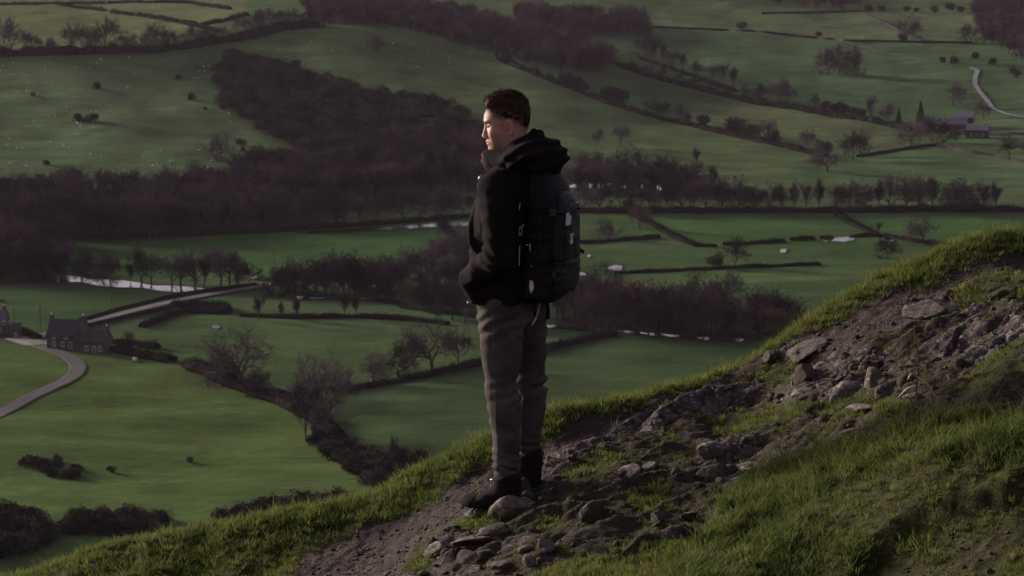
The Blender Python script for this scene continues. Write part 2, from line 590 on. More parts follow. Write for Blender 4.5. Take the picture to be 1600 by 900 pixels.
def hill_z(x, y, full=False):
    x = np.asarray(x, float); y = np.asarray(y, float)
    shp = x.shape
    x = x.ravel(); y = y.ravel()
    z = hill_base(x, y)
    near = sstep(60, 16, np.hypot(x, y - 9))
    z = z + (1 - near) * 0.8 * fbm2(x / 14, y / 14, 3, 51) * sstep(14, 30, y)
    m = hill_masks(x, y)
    loc = np.hypot(x, y - 9) < 16
    z = z + 0.022 * fbm2(x * 1.6, y * 1.6, 4, 61) * near
    grassy = np.maximum(np.maximum(m['verge'], m['hum']), np.maximum(m['low'], m['patch'] * .6))
    z = z + near * grassy * (0.020 * np.abs(fbm2(x * 4.5, y * 4.5, 3, 62)) + 0.012 * noise2(x * 13, y * 13, 63))
    z = z + m['hum'] * (0.070 + 0.03 * noise2(x * 2.6, y * 2.6, 64))
    # ledges of tilted strata in the rocky band
    u = (y * .93 - x * .36) / .36 + .55 * fbm2(x * 1.7, y * 1.7, 3, 65)
    fu = u - np.floor(u)
    ledge = np.where(fu < .78, fu / .78, (1 - fu) / .22)
    amp = m['rocky'] * (1 - .7 * grassy)
    z = z + amp * (ledge ** 1.5) * .065
    z = z + amp * .018 * fbm2(x * 6, y * 6, 4, 66)
    # broken bedrock: cells split by joints
    wx = x + .03 * fbm2(x * 7, y * 7, 2, 67); wy = y + .03 * fbm2(x * 7 + 5, y * 7, 2, 68)
    rx_ = (wx * .93 + wy * .36); ry_ = (wy * .93 - wx * .36)
    d1, d2, cid, nx, ny = worley2(rx_ * 3.6, ry_ * 13.5, 71)
    crack = sstep(0.0, .14, d2 - d1)
    blk = (crack - 1) * .03 + (cid - .45) * .030 + .016 * nx + .010 * ny
    e1, e2, eid, _, _ = worley2(rx_ * 11, ry_ * 38, 72)
    blk2 = (sstep(0, .2, e2 - e1) - 1) * .010 + (eid - .5) * .010
    ba = m['bed'] + .35 * amp * (1 - m['bed'])
    z = z + ba * (.8 * blk + blk2 + .010)
    # trodden path: stones just breaking the surface
    path = np.clip(1 - grassy - m['rocky'], 0, 1) * near * m['front']
    f1, f2, fid, _, _ = worley2(x * 26, y * 26, 73)
    z = z + path * (.007 * (1 - f1) * (fid > .5) + .006 * noise2(x * 18, y * 18, 74) + .004 * noise2(x * 45, y * 45, 75))
    if full:
        m['grassy'] = grassy; m['ba'] = ba; m['crack'] = crack; m['path'] = path
        return z.reshape(shp), {k: np.asarray(v).reshape(shp) for k, v in m.items()}
    return z.reshape(shp)


def hit_hill(px, py):
    px = np.atleast_1d(np.asarray(px, float)); py = np.atleast_1d(np.asarray(py, float))
    rx, rz = ray(px, py)
    ys = np.linspace(5, 14, 451)
    Y = np.repeat(ys[None], len(px), 0)
    Z = hill_z(rx[:, None] * Y, Y)
    below = Z >= rz[:, None] * Y
    i = np.where(below.any(1), below.argmax(1), len(ys) - 1)
    yy = ys[i]
    return np.c_[rx * yy, yy, hill_z(rx * yy, yy)]


def hill_material():
    m = mat('hillside soil and limestone', (.05, .04, .04), .95, .1)
    n = N(m)
    obj = n.tc.outputs['Object']
    # trodden soil with grit
    soil = n.ramp(n.noise(5, 8, .65), [(.3, (.024, .016, .016)), (.7, (.055, .040, .038))])
    grit = n.voro(75)
    gritc = n.voro(75, out='Color')
    gsep = n.new('ShaderNodeSeparateColor'); n.l(gritc, gsep.inputs[0])
    gm = n.math('MULTIPLY', n.ramp(grit, [(.22, 1.0), (.34, 0.0)]), n.ramp(gsep.outputs[0], [(.55, 0.0), (.8, 1.0)]))
    soil = n.mix(gm, soil, (.12, .092, .088))
    # limestone
    rn = n.noise(9, 9, .68, dist=.4)
    rock = n.ramp(rn, [(.28, (.026, .019, .019)), (.54, (.070, .055, .054)), (.80, (.21, .188, .182))])
    lich = n.ramp(n.noise(38, 5, .6), [(.56, 0.0), (.66, .6)])
    rock = n.mix(lich, rock, (.25, .235, .22))
    cr = n.voro(14, 'DISTANCE_TO_EDGE', n.mapping((1.0, 1.9, 1.6), (0, 0, .36)))
    crm = n.ramp(cr, [(0.0, 0.25), (.035, 1.0)])
    rock = n.mix(1.0, rock, crm, 'MULTIPLY')
    # moss and rooty turf
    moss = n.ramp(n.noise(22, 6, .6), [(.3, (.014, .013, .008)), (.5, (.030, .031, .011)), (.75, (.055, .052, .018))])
    rm = n.math('MULTIPLY', n.attr('rock'), 1.0)
    rmask = n.ramp(n.math('ADD', rm, n.math('MULTIPLY', n.math('SUBTRACT', n.noise(12, 6, .65), .5), 1.5)), [(.55, 0.0), (.66, 1.0)])
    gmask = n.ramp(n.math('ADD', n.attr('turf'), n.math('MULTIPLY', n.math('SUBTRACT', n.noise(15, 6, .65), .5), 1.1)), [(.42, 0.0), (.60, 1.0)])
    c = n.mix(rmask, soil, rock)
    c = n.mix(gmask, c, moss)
    n.color(c)
    h1 = n.noise(30, 9, .7)
    h2 = n.math('MULTIPLY', n.math('SUBTRACT', 1.0, grit), .25)
    hh = n.math('ADD', n.math('ADD', h1, h2), n.math('MULTIPLY', crm, .5))
    n.bump(hh, .9, .012)
    return m


def build_hill():
    # one sheet: fine where it is seen close, coarser away from there
    xs = np.r_[-90, -70, -50, -36, -26, -18, -13, -9.5, -7, -5.5, -4.5, np.arange(-3.9, -3.2, .05), np.arange(-3.2, 3.4, .0115),
               np.arange(3.4, 4.2, .05), 4.6, 5.4, 6.5, 8, 10, 13, 18, 26, 36, 50, 70, 90]
    ys = np.r_[-40, -25, -15, -8, -4, -1.5, .5, 2, 3, 4, 4.6, np.arange(5, 6.2, .05), np.arange(6.2, 12.4, .0135), np.arange(12.4, 14, .05),
               14.3, 15, 16, 18, 20, 24, 28, 34, 42, 52, 66, 84, 105, 130, 160, 200, 240, 280]
    X, Y = np.meshgrid(xs, ys)
    Z, m = hill_z(X, Y, True)
    n0, n1 = X.shape
    idx = np.arange(n0 * n1).reshape(n0, n1)
    F = np.stack([idx[:-1, :-1], idx[:-1, 1:], idx[1:, 1:], idx[1:, :-1]], -1).reshape(-1, 4)
    rock = np.clip(m['bed'] * .80 + .42 * m['rocky'] * (1 - m['grassy']), 0, 1)
    rock = rock * (1 - .5 * (1 - m['crack']))
    turf = np.clip(m['grassy'] + .50 * m['rocky'] * (1 - m['bed'] * .4), 0, 1)
    shade_moss = sstep(1150, 1350, m['px']) * sstep(700, 780, m['py'])
    turf = np.clip(turf + .85 * shade_moss * (1 - m['bed']), 0, 1)  # extra dark moss at the lower right also paints in the shade there
    away = (np.hypot(X, Y - 9) > 7) | (X > 3.2) | (X < -3.2)
    turf = np.where(away, np.maximum(turf, .7), turf)
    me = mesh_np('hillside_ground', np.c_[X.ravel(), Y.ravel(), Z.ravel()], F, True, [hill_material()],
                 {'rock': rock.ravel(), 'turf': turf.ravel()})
    return link('hillside_ground', me, kind='structure')


# ------------------------------------------------------------------ scattering (uncountable stuff only)
def scatter(name, protos, P, rot, scl, idx, label_kind='stuff', **props):
    me = mesh_np(name, P, np.zeros((0, 3), int) if False else [], True) if False else bpy.data.meshes.new(name)
    me.vertices.add(len(P)); me.vertices.foreach_set('co', np.asarray(P, np.float32).ravel())
    a = me.attributes.new('rotv', 'FLOAT_VECTOR', 'POINT'); a.data.foreach_set('vector', np.asarray(rot, np.float32).ravel())
    scl = np.asarray(scl, np.float32)
    if scl.ndim == 1:
        scl = np.repeat(scl[:, None], 3, 1)
    a = me.attributes.new('sclv', 'FLOAT_VECTOR', 'POINT'); a.data.foreach_set('vector', np.ascontiguousarray(scl).ravel())
    a = me.attributes.new('pick', 'INT', 'POINT'); a.data.foreach_set('value', np.asarray(idx, np.int32))
    me.update()
    o = link(name, me, kind=label_kind, **props)
    ng = bpy.data.node_groups.new(name, 'GeometryNodeTree')
    ng.interface.new_socket('Geometry', in_out='INPUT', socket_type='NodeSocketGeometry')
    ng.interface.new_socket('Geometry', in_out='OUTPUT', socket_type='NodeSocketGeometry')
    gi = ng.nodes.new('NodeGroupInput'); go = ng.nodes.new('NodeGroupOutput')
    join = ng.nodes.new('GeometryNodeJoinGeometry')

    def named(nm, ty):
        n = ng.nodes.new('GeometryNodeInputNamedAttribute'); n.data_type = ty
        n.inputs['Name'].default_value = nm
        return [s for s in n.outputs if s.enabled and s.name == 'Attribute'][0]
    r = named('rotv', 'FLOAT_VECTOR'); s = named('sclv', 'FLOAT_VECTOR'); p = named('pick', 'INT')
    for k, pm in enumerate(protos):
        oi = ng.nodes.new('GeometryNodeObjectInfo'); oi.inputs['Object'].default_value = pm
        oi.inputs['As Instance'].default_value = True
        cmp_ = ng.nodes.new('FunctionNodeCompare'); cmp_.data_type = 'INT'; cmp_.operation = 'EQUAL'
        ng.links.new(p, [i for i in cmp_.inputs if i.name == 'A' and i.type == 'INT'][0])
        [i for i in cmp_.inputs if i.name == 'B' and i.type == 'INT'][0].default_value = k
        ip = ng.nodes.new('GeometryNodeInstanceOnPoints')
        ng.links.new(gi.outputs[0], ip.inputs['Points'])
        ng.links.new(cmp_.outputs[0], ip.inputs['Selection'])
        ng.links.new(oi.outputs['Geometry'], ip.inputs['Instance'])
        ng.links.new(r, ip.inputs['Rotation']); ng.links.new(s, ip.inputs['Scale'])
        ng.links.new(ip.outputs[0], join.inputs[0])
    ng.links.new(join.outputs[0], go.inputs[0])
    md = o.modifiers.new('scatter', 'NODES'); md.node_group = ng
    return o


def proto(name, me):
    """source shape for scattering, not itself in the scene"""
    return bpy.data.objects.new(name, me)


# ------------------------------------------------------------------ grass
def grass_material(name, tip, base, dry=.25):
    m = mat(name, tip, .75, .15)
    n = N(m)
    oi = n.new('ShaderNodeObjectInfo')
    sep = n.new('ShaderNodeSeparateXYZ'); n.l(n.tc.outputs['Object'], sep.inputs[0])
    c = n.ramp(oi.outputs['Random'], [(0.0, tip), (.5, tuple(v * .72 for v in tip)), (.72, (tip[0] * .9, tip[1] * 1.0, tip[2] * 1.1)),
                                      (1 - dry * .5, (tip[0] * 1.35, tip[1] * 1.02, tip[2] * 1.3)), (1.0, (.17, .13, .06))])
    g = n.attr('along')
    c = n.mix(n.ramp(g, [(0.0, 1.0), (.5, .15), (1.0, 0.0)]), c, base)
    n.color(c)
    tr = n.new('ShaderNodeBsdfTranslucent'); n.l(c, tr.inputs[0])
    mx = n.new('ShaderNodeMixShader'); mx.inputs[0].default_value = .45
    n.l(n.b.outputs[0], mx.inputs[1]); n.l(tr.outputs[0], mx.inputs[2])
    out = [k for k in n.t.nodes if k.type == 'OUTPUT_MATERIAL'][0]
    n.l(mx.outputs[0], out.inputs[0])
    return m


def grass_clump(seed, nb, h, spread, lean, width, m):
    r = np.random.default_rng(seed)
    V, F4, F3, A = [], [], [], []
    for i in range(nb):
        a = r.uniform(0, 2 * math.pi); rad = spread * math.sqrt(r.random())
        bx, by = rad * math.cos(a), rad * math.sin(a)
        d = r.uniform(0, 2 * math.pi) if r.random() < .5 else a
        hh = h * r.uniform(.45, 1.15); ln = lean * r.uniform(.2, 1.3) * hh
        wx, wy = -math.sin(d) * width / 2, math.cos(d) * width / 2
        b = len(V)
        segs = 3
        for k in range(segs):
            t = k / segs
            cx = bx + math.cos(d) * ln * t ** 1.8; cy = by + math.sin(d) * ln * t ** 1.8
            cz = hh * (t - .22 * t * t * lean) - .006
            w = 1 - .55 * t
            V += [(cx - wx * w, cy - wy * w, cz), (cx + wx * w, cy + wy * w, cz)]
            A += [t, t]
        V.append((bx + math.cos(d) * ln, by + math.sin(d) * ln, hh * (1 - .25 * lean))); A.append(1)
        for k in range(segs - 1):
            F4.append((b + 2 * k, b + 2 * k + 1, b + 2 * k + 3, b + 2 * k + 2))
        F3.append((b + 2 * segs - 2, b + 2 * segs - 1, b + 2 * segs))
    return mesh_np('grass_clump', V, [np.array(F4), np.array(F3)], False, [m], {'along': np.array(A)})


def build_grass():
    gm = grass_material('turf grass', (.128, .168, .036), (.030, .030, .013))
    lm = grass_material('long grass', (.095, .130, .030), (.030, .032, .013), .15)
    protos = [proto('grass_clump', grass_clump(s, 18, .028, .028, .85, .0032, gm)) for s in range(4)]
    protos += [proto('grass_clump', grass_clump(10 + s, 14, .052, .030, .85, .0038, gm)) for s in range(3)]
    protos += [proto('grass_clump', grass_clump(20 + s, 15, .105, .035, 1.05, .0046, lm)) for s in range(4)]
    r = np.random.default_rng(5)
    n = 190000
    x = r.uniform(-3.6, 3.9, n); y = r.uniform(6.0, 12.6, n)
    keep = np.abs(x) < y * .213 + .45
    x, y = x[keep], y[keep]
    z, m = hill_z(x, y, True)
    zc, yc = crest(x)
    px, py = proj(x, y, z)
    clump = .5 + .5 * fbm2(x * 7, y * 7, 3, 90)
    d = m['verge'] * np.where(y > yc - .5, 1.0, .62 + .4 * clump) * .52
    d = np.maximum(d, m['hum'] * (.34 + .26 * clump))
    d = np.maximum(d, m['low'] * .60)
    d = np.maximum(d, m['patch'] * .36 * sstep(.2, .6, clump))
    d = np.maximum(d, m['rocky'] * (1 - m['bed']) * .26 * sstep(.60, .85, clump))
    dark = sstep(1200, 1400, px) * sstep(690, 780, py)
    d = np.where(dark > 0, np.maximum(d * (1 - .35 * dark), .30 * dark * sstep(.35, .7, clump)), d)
    path = m['path']
    d = np.maximum(d, path * .03 * sstep(.75, .9, clump))
    d = d * np.where(y > yc + .45, .15, 1)
    dens = d * 1.0
    k = r.random(len(x)) < dens
    x, y, z, px, py = x[k], y[k], z[k], px[k], py[k]
    mm = {q: v[k] for q, v in m.items()}
    yc = yc[k]; clump = clump[k]
    edge = sstep(.55, .1, np.abs(yc - y)) * mm['verge']
    big = mm['hum'] * (1 - dark[k])
    u = r.random(len(x))
    idx = r.integers(0, 4, len(x))
    idx = np.where((edge * .35 > u) | (big * .5 > u), r.integers(4, 7, len(x)), idx)
    u2 = r.random(len(x))
    idx = np.where(big * .36 * sstep(.3, .7, clump) > u2, r.integers(7, 11, len(x)), idx)
    idx = np.where((edge * .015 > u2), r.integers(7, 11, len(x)), idx)
    scl = r.uniform(.65, 1.25, len(x)) * (.85 + .35 * clump)
    scl = scl * (1 - .10 * mm['hum'])
    scl = scl * np.where(mm['rocky'] * (1 - mm['patch']) > .5, .6, 1)
    # lean: downhill to the left plus a little wind
    rot = np.c_[r.normal(0, .14, len(x)), r.normal(-.20, .15, len(x)), r.uniform(0, 6.28, len(x))]
    ez = np.c_[rot[:, 0], rot[:, 1], rot[:, 2]]
    print('grass clumps', len(x))
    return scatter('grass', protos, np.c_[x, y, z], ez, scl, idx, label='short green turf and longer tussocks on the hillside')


# ------------------------------------------------------------------ stones
import bmesh
_ICO = {}
def ico(sub):
    if sub not in _ICO:
        bm = bmesh.new(); bmesh.ops.create_icosphere(bm, subdivisions=sub, radius=1.0)
        V = np.array([v.co[:] for v in bm.verts]); F = np.array([[v.index for v in f.verts] for f in bm.faces])
        bm.free(); _ICO[sub] = (V, F)
    return _ICO[sub]


def rock_mesh(seed, size=(1, 1, 1), sub=4, cuts=9, rough=.06, m=None, flat=.0, name='stone'):
    r = np.random.default_rng(seed)
    V, F = ico(sub)
    V = V.copy()
    for _ in range(cuts):
        nrm = r.normal(size=3); nrm[2] *= .7; nrm /= np.linalg.norm(nrm)
        o = r.uniform(.48, .82)
        d = V @ nrm - o
        V = V - np.maximum(d, 0)[:, None] * nrm * .97
    s = seed * 7.7
    nn = V / np.linalg.norm(V, axis=1)[:, None]
    f = 0; a = 1.0
    for k in range(4):
        q = 1.7 * 2 ** k
        f = f + a * noise3(V[:, 0] * q + s, V[:, 1] * q, V[:, 2] * q - s, seed + k); a *= .55
    ridge = np.abs(noise3(V[:, 0] * 2.2 - s, V[:, 1] * 2.2, V[:, 2] * 6.5, seed + 9))
    V = V + nn * (rough * f - rough * 1.1 * sstep(.16, 0, ridge))[:, None]
    V = V * np.array(size)
    return mesh_np(name, V, F, True, [m])


def rock_material(name, c1, c2, moss=.35):
    m = mat(name, c1, .9, .15)
    n = N(m)
    f = n.noise(14, 8, .65, dist=.3)
    c = n.ramp(f, [(.28, tuple(v * .45 for v in c1)), (.48, c1), (.72, c2)])
    sp = n.ramp(n.noise(55, 4, .6), [(.56, 0.0), (.63, .75)])
    c = n.mix(sp, c, tuple(min(1, v * 1.12 + .03) for v in c2))
    stain = n.ramp(n.noise(5, 5, .6), [(.5, 0.0), (.7, .6)])
    c = n.mix(stain, c, (.075, .052, .040))
    geo = n.new('ShaderNodeNewGeometry')
    sx = n.new('ShaderNodeSeparateXYZ'); n.l(geo.outputs['Normal'], sx.inputs[0])
    mm_ = n.math('ADD', n.math('MULTIPLY', sx.outputs[2], -.25), n.math('MULTIPLY', n.noise(9, 6, .7), 1.0))
    mk = n.ramp(mm_, [(.50 - moss * .35, 0.0), (.58 - moss * .3, 1.0)] if moss > 0 else [(.0, 0.0), (1.0, 0.0)])
    mossc = n.ramp(n.noise(40, 4), [(.3, (.020, .020, .010)), (.7, (.055, .056, .018))])
    mk2 = n.math('MULTIPLY', mk, min(1, moss * 2))
    c = n.mix(mk2, c, mossc)
    n.color(c)
    h = n.math('ADD', n.noise(28, 9, .72), n.math('MULTIPLY', n.voro(20, 'DISTANCE_TO_EDGE'), .3))
    n.bump(h, .8, .010)
    return m


BOULDERS = [
    # px, py (centre), width px, height px, seed, cuts, material, squash-depth, label
    (808, 783, 72, 42, 3, 5, 'mossy', .8, 'rounded mossy boulder just in front of the boot heel'),
    (752, 797, 56, 26, 8, 6, 'mossy', .8, 'low brown rock beside the mossy boulder, nearer the toe of the boot'),
    (928, 796, 50, 48, 12, 10, 'grey', .7, 'grey pointed rock shaped like a triangle standing on the slope'),
    (1112, 704, 48, 32, 5, 9, 'pale', .8, 'pale speckled block lying on top of a darker rock'),
    (1122, 734, 64, 34, 17, 8, 'grey', .8, 'dark cracked rock underneath the pale speckled block'),
    (1168, 727, 44, 20, 21, 7, 'pale', .9, 'flat pale slab by the edge of the long grass'),
    (775, 824, 46, 22, 25, 5, 'grey', .9, 'rounded grey stone between the moss patch and the pale slab'),
    (738, 842, 66, 22, 31, 7, 'pale', 1.0, 'widest pale slab below the patch of moss'),
    (680, 861, 48, 26, 36, 9, 'pale', 1.0, 'pale tilted slab left of the widest pale slab'),
    (829, 874, 22, 30, 41, 7, 'pale', .8, 'small upright pale stone at the edge of the low grass'),
    (732, 890, 44, 18, 44, 7, 'warm', 1.0, 'tan flat stone at the bottom edge of the path'),
    (786, 880, 48, 20, 47, 8, 'warm', 1.0, 'tan wedge of rock right of the tan flat stone'),
    (1032, 806, 44, 26, 52, 8, 'grey', .9, 'grey lump of rock above the low grass'),
    (1210, 713, 26, 18, 56, 8, 'grey', .9, 'small dark stone at the tip of the long grass'),
    (827, 741, 28, 12, 60, 6, 'warm', .9, 'thin tan sliver of rock behind the mossy boulder'),
    (1570, 681, 26, 14, 64, 4, 'grey', .9, 'smooth round grey stone in the grass near the right edge'),
    (1328, 603, 56, 30, 68, 6, 'pale', .8, 'oval pale rock at the left of the broken outcrop'),
    (1364, 588, 40, 44, 72, 8, 'pale', .7, 'tall blocky pale rock in the middle of the broken outcrop'),
    (1392, 606, 44, 26, 76, 7, 'grey', .8, 'low grey rock at the right of the broken outcrop'),
    (1243, 590, 22, 22, 80, 9, 'pale', .8, 'squarish pale block below the path ledge'),
    (1256, 612, 50, 24, 84, 8, 'pale', .8, 'wide pale rock underneath the squarish block'),
    (1430, 612, 34, 22, 88, 5, 'warm', .8, 'tan curved rock beside the dead stalk'),
    (1346, 634, 50, 14, 92, 6, 'pale', .9, 'long flat pale stone above the long grass'),
    (1462, 476, 96, 28, 96, 8, 'grey', 1.0, 'largest pale slab lying across the upper path'),
    (1205, 552, 36, 24, 99, 6, 'grey', .9, 'round dark rock beside the ledge of the path'),
    (1258, 548, 70, 12, 103, 7, 'grey', 1.0, 'long smooth ledge stone at the near side of the path'),
    (985, 733, 44, 16, 107, 9, 'pale', 1.0, 'small pale cracked slab above the gravel hollow'),
    (1012, 728, 26, 12, 111, 7, 'pale', 1.0, 'pale chip right of the small cracked slab'),
]


def boulder_mats():
    return {'mossy': rock_material('mossy limestone', (.105, .085, .072), (.21, .18, .155), .55),
            'grey': rock_material('grey limestone', (.042, .033, .033), (.10, .084, .082), .4),
            'pale': rock_material('pale limestone', (.085, .070, .068), (.24, .215, .21), .3),
            'warm': rock_material('tan limestone', (.065, .050, .044), (.15, .12, .104), .35)}


def build_rocks(ground):
    M = boulder_mats()
    mpp = 1 / FPX
    for px, py, w, h, sd, cuts, mk, dep, label in BOULDERS:
        p = hit_hill([px], [min(py + h * .32, 899)])[0]
        d = p[1] * 1.02
        sx = w * mpp * d / 2 * 1.2; sz = h * mpp * d / 2 * 1.3; sy = sx * dep * .8
        if h < 25:
            sz *= .62; sy *= 1.25
        me = rock_mesh(sd, (sx, sy, sz), 4, cuts, .075, M[mk], name='rock')
        o = link('rock', me, loc=(p[0], p[1] + sy * .25, p[2] - sz * .18), label=label, category='rock')
        o.rotation_euler = (RNG.normal(0, .12), -.22 + RNG.normal(0, .12), RNG.uniform(-.5, .5))
    # embedded stones: parts of the ground
    r = np.random.default_rng(77)
    protos = [rock_mesh(200 + i, (1, .8 + .1 * (i % 3), .55 + .08 * (i % 4)), 3, 7 + i % 4, .09, M[['grey', 'pale', 'warm', 'grey', 'mossy'][i % 5]]) for i in range(12)]
    n = 9000
    x = r.uniform(-2.6, 3.0, n); y = r.uniform(7.0, 12.0, n)
    k = np.abs(x) < y * .213
    x, y = x[k], y[k]
    z, m = hill_z(x, y, True)
    wgt = m['rocky'] * (1 - m['patch']) * (.25 + .75 * m['bed']) + .05 * m['path']
    wgt = wgt * (1 - m['grassy']) * (.3 + sstep(-.1, .5, fbm2(x * 3, y * 3, 2, 91)))
    k = np.where(r.random(len(x)) < wgt * .5)[0][:170]
    for i in k:
        s = float(np.clip(r.lognormal(math.log(.026), .5), .014, .085))
        if m['path'][i] > .5:
            s = min(s, .03)
        o = link('stone', protos[r.integers(0, 12)], ground, loc=(x[i], y[i], z[i] + s * .1))
        o.rotation_euler = (r.normal(0, .25), r.normal(-.1, .25), r.uniform(0, 6.28)); o.scale = (s, s, s * r.uniform(.7, 1.2))
    # gravel: nobody could count it
    gp = [proto('gravel_stone', rock_mesh(300 + i, (1, .8, .6), 2, 7, .08, M[['grey', 'warm', 'grey', 'pale', 'grey', 'warm'][i]], name='gravel_stone')) for i in range(6)]
    n = 90000
    x = r.uniform(-2.9, 3.2, n); y = r.uniform(6.6, 12.3, n)
    k = np.abs(x) < y * .213 + .3
    x, y = x[k], y[k]
    z, m = hill_z(x, y, True)
    cl = .5 + .5 * fbm2(x * 4, y * 4, 3, 93)
    d = m['path'] * (.10 + .34 * cl) + m['rocky'] * (1 - m['grassy']) * .33 * cl + m['front'] * .004
    k = r.random(len(x)) < d
    x, y, z = x[k], y[k], z[k]
    s = np.clip(r.lognormal(math.log(.0055), .55, len(x)), .003, .022)
    print('gravel', len(x))
    scatter('gravel', gp, np.c_[x, y, z], np.c_[r.normal(0, .4, len(x)), r.normal(0, .4, len(x)), r.uniform(0, 6.28, len(x))], s,
            r.integers(0, 6, len(x)), label='loose limestone gravel on the trodden path')

# ------------------------------------------------------------------ bare winter trees
def tubes(segs, sides=4):
    """list of (p0, p1, r0, r1) -> vertices, quads"""
    if not segs:
        return np.zeros((0, 3)), np.zeros((0, 4), int)
    P0 = np.array([s[0] for s in segs]); P1 = np.array([s[1] for s in segs])
    R0 = np.array([s[2] for s in segs]); R1 = np.array([s[3] for s in segs])
    d = P1 - P0; L = np.linalg.norm(d, axis=1, keepdims=True); d = d / np.maximum(L, 1e-6)
    ref = np.where(np.abs(d[:, 2:3]) > .9, np.array([[1., 0, 0]]), np.array([[0, 0, 1.]]))
    u = np.cross(d, ref); u /= np.linalg.norm(u, axis=1, keepdims=True); v = np.cross(d, u)
    V = []
    for P, R in ((P0, R0), (P1, R1)):
        for k in range(sides):
            a = 2 * math.pi * k / sides
            V.append(P + R[:, None] * (u * math.cos(a) + v * math.sin(a)))
    V = np.stack(V, 1)                      # n, 2*sides, 3
    n = len(segs)
    F = []
    for k in range(sides):
        k2 = (k + 1) % sides
        F.append([k, k2, sides + k2, sides + k])
    F = np.array(F)[None] + (np.arange(n) * 2 * sides)[:, None, None]
    return V.reshape(-1, 3), F.reshape(-1, 4)


def rot_about(v, ax, a):
    return v * math.cos(a) + np.cross(ax, v) * math.sin(a) + ax * np.dot(ax, v) * (1 - math.cos(a))


def tree_meshes(seed, H=12.0, spread=.45, trunk=.28, up=.25, first=.22, depth=5, ntwig=2200, tw=.065, gnarl=.18, mats=None, ivy=0):
    r = np.random.default_rng(seed)
    big, small, tips = [], [], []

    def grow(p, d, L, rad, lv):
        n = 3 if lv < 3 else 2
        for k in range(n):
            d = d + r.normal(0, gnarl, 3) * .5 + np.array([0, 0, up * .25])
            d /= np.linalg.norm(d)
            q = p + d * L / n
            r2 = rad * (.86 if lv else .88)
            (big if lv <= 2 else small).append((p, q, rad, r2))
            if lv >= 3:
                tips.append((p, q))
            p, rad = q, r2
            if lv < depth:
                kids = (2 if lv == 0 and k > 0 else 1) if k < n - 1 else (3 if lv < 2 else 2)
                if lv == 0 and k == 0 and r.random() < .35:
                    kids = 0
                for _ in range(kids):
                    ax = np.cross(d, r.normal(size=3)); ax /= np.linalg.norm(ax)
                    a = r.uniform(.45, 1.05) * (spread / .45) * (1.15 if lv == 0 and k < n - 1 else 1)
                    dd = rot_about(d, ax, a) + np.array([0, 0, up * .5])
                    dd /= np.linalg.norm(dd)
                    grow(p, dd, L * r.uniform(.55, .85) * (1.25 if lv == 0 else 1), rad * r.uniform(.5, .72), lv + 1)
    grow(np.zeros(3), np.array([r.normal(0, .04), r.normal(0, .04), 1.0]), H * first * 1.25, trunk, 0)
    allp = np.array([s[1] for s in big + small])
    top = allp[:, 2].max()
    k = H / top
    sc = lambda S_: [(a * k, b * k, c, d) for a, b, c, d in S_]
    big, small = sc(big), sc(small)
    V1, F1 = tubes(big, 6)
    V2, F2 = tubes([(a, b, max(c, .022), max(d_, .016)) for a, b, c, d_ in small], 3)
    # twig spray
    T = np.array([(a * k, b * k) for a, b in tips])
    i = r.integers(0, len(T), ntwig)
    t = r.random((ntwig, 1))
    base = T[i, 0] * (1 - t) + T[i, 1] * t
    d = (T[i, 1] - T[i, 0]); d /= np.linalg.norm(d, axis=1, keepdims=True) + 1e-9
    d = d + r.normal(0, .55, (ntwig, 3)) + np.array([0, 0, .15]); d /= np.linalg.norm(d, axis=1, keepdims=True)
    L = r.uniform(.35, 1.1, (ntwig, 1)) * (H / 12)
    sd = np.cross(d, r.normal(size=(ntwig, 3))); sd /= np.linalg.norm(sd, axis=1, keepdims=True) + 1e-9
    a_ = base - sd * tw / 2; b_ = base + sd * tw / 2; c_ = base + d * L
    V3 = np.stack([a_, b_, c_], 1).reshape(-1, 3); F3 = np.arange(ntwig * 3).reshape(-1, 3)
    crown = mesh_np('crown', np.r_[V2, V3], [F2, F3 + len(V2)], False, [mats[1]])
    tr = mesh_np('trunk', V1, F1, True, [mats[0]])
    both = mesh_np('wood_tree', np.r_[V1, V2, V3], [np.r_[F1, F2 + len(V1)], F3 + len(V1) + len(V2)], False, [mats[1]])
    return tr, crown, both, H


def leafy_mesh(seed, H=3.0, W=3.2, n=1600, leaf=.17, m=None, cone=False, lobes=9, name='crown'):
    """evergreen or scrubby bush: small leaf clumps spread through a lumpy volume"""
    r = np.random.default_rng(seed)
    if cone:
        t = r.random(n) ** .75
        h = t * H
        rad = W / 2 * (1 - t) ** .85 * (.55 + .45 * r.random(n)) * (1 + .18 * np.sin(h * 5.0))
        a = r.uniform(0, 6.283, n)
        P = np.c_[rad * np.cos(a), rad * np.sin(a), h + .25]
    else:
        C = np.c_[r.uniform(-.32, .32, lobes) * W, r.uniform(-.32, .32, lobes) * W, r.uniform(.28, .66, lobes) * H]
        R = r.uniform(.20, .34, lobes) * min(W, H * 1.2)
        k = r.integers(0, lobes, n)
        d = r.normal(size=(n, 3)); d /= np.linalg.norm(d, axis=1, keepdims=True)
        P = C[k] + d * (R[k] * r.uniform(.65, 1.08, n))[:, None]
        P[:, 2] = np.maximum(P[:, 2], .03 + .1 * r.random(n))
    d = r.normal(size=(n, 3)); d /= np.linalg.norm(d, axis=1, keepdims=True)
    s = np.cross(d, r.normal(size=(n, 3))); s /= np.linalg.norm(s, axis=1, keepdims=True) + 1e-9
    l = leaf * r.uniform(.6, 1.5, (n, 1))
    V = np.stack([P - s * l * .45, P + s * l * .45, P + d * l * 1.3], 1).reshape(-1, 3)
    return mesh_np(name, V, np.arange(n * 3).reshape(-1, 3), False, [m])


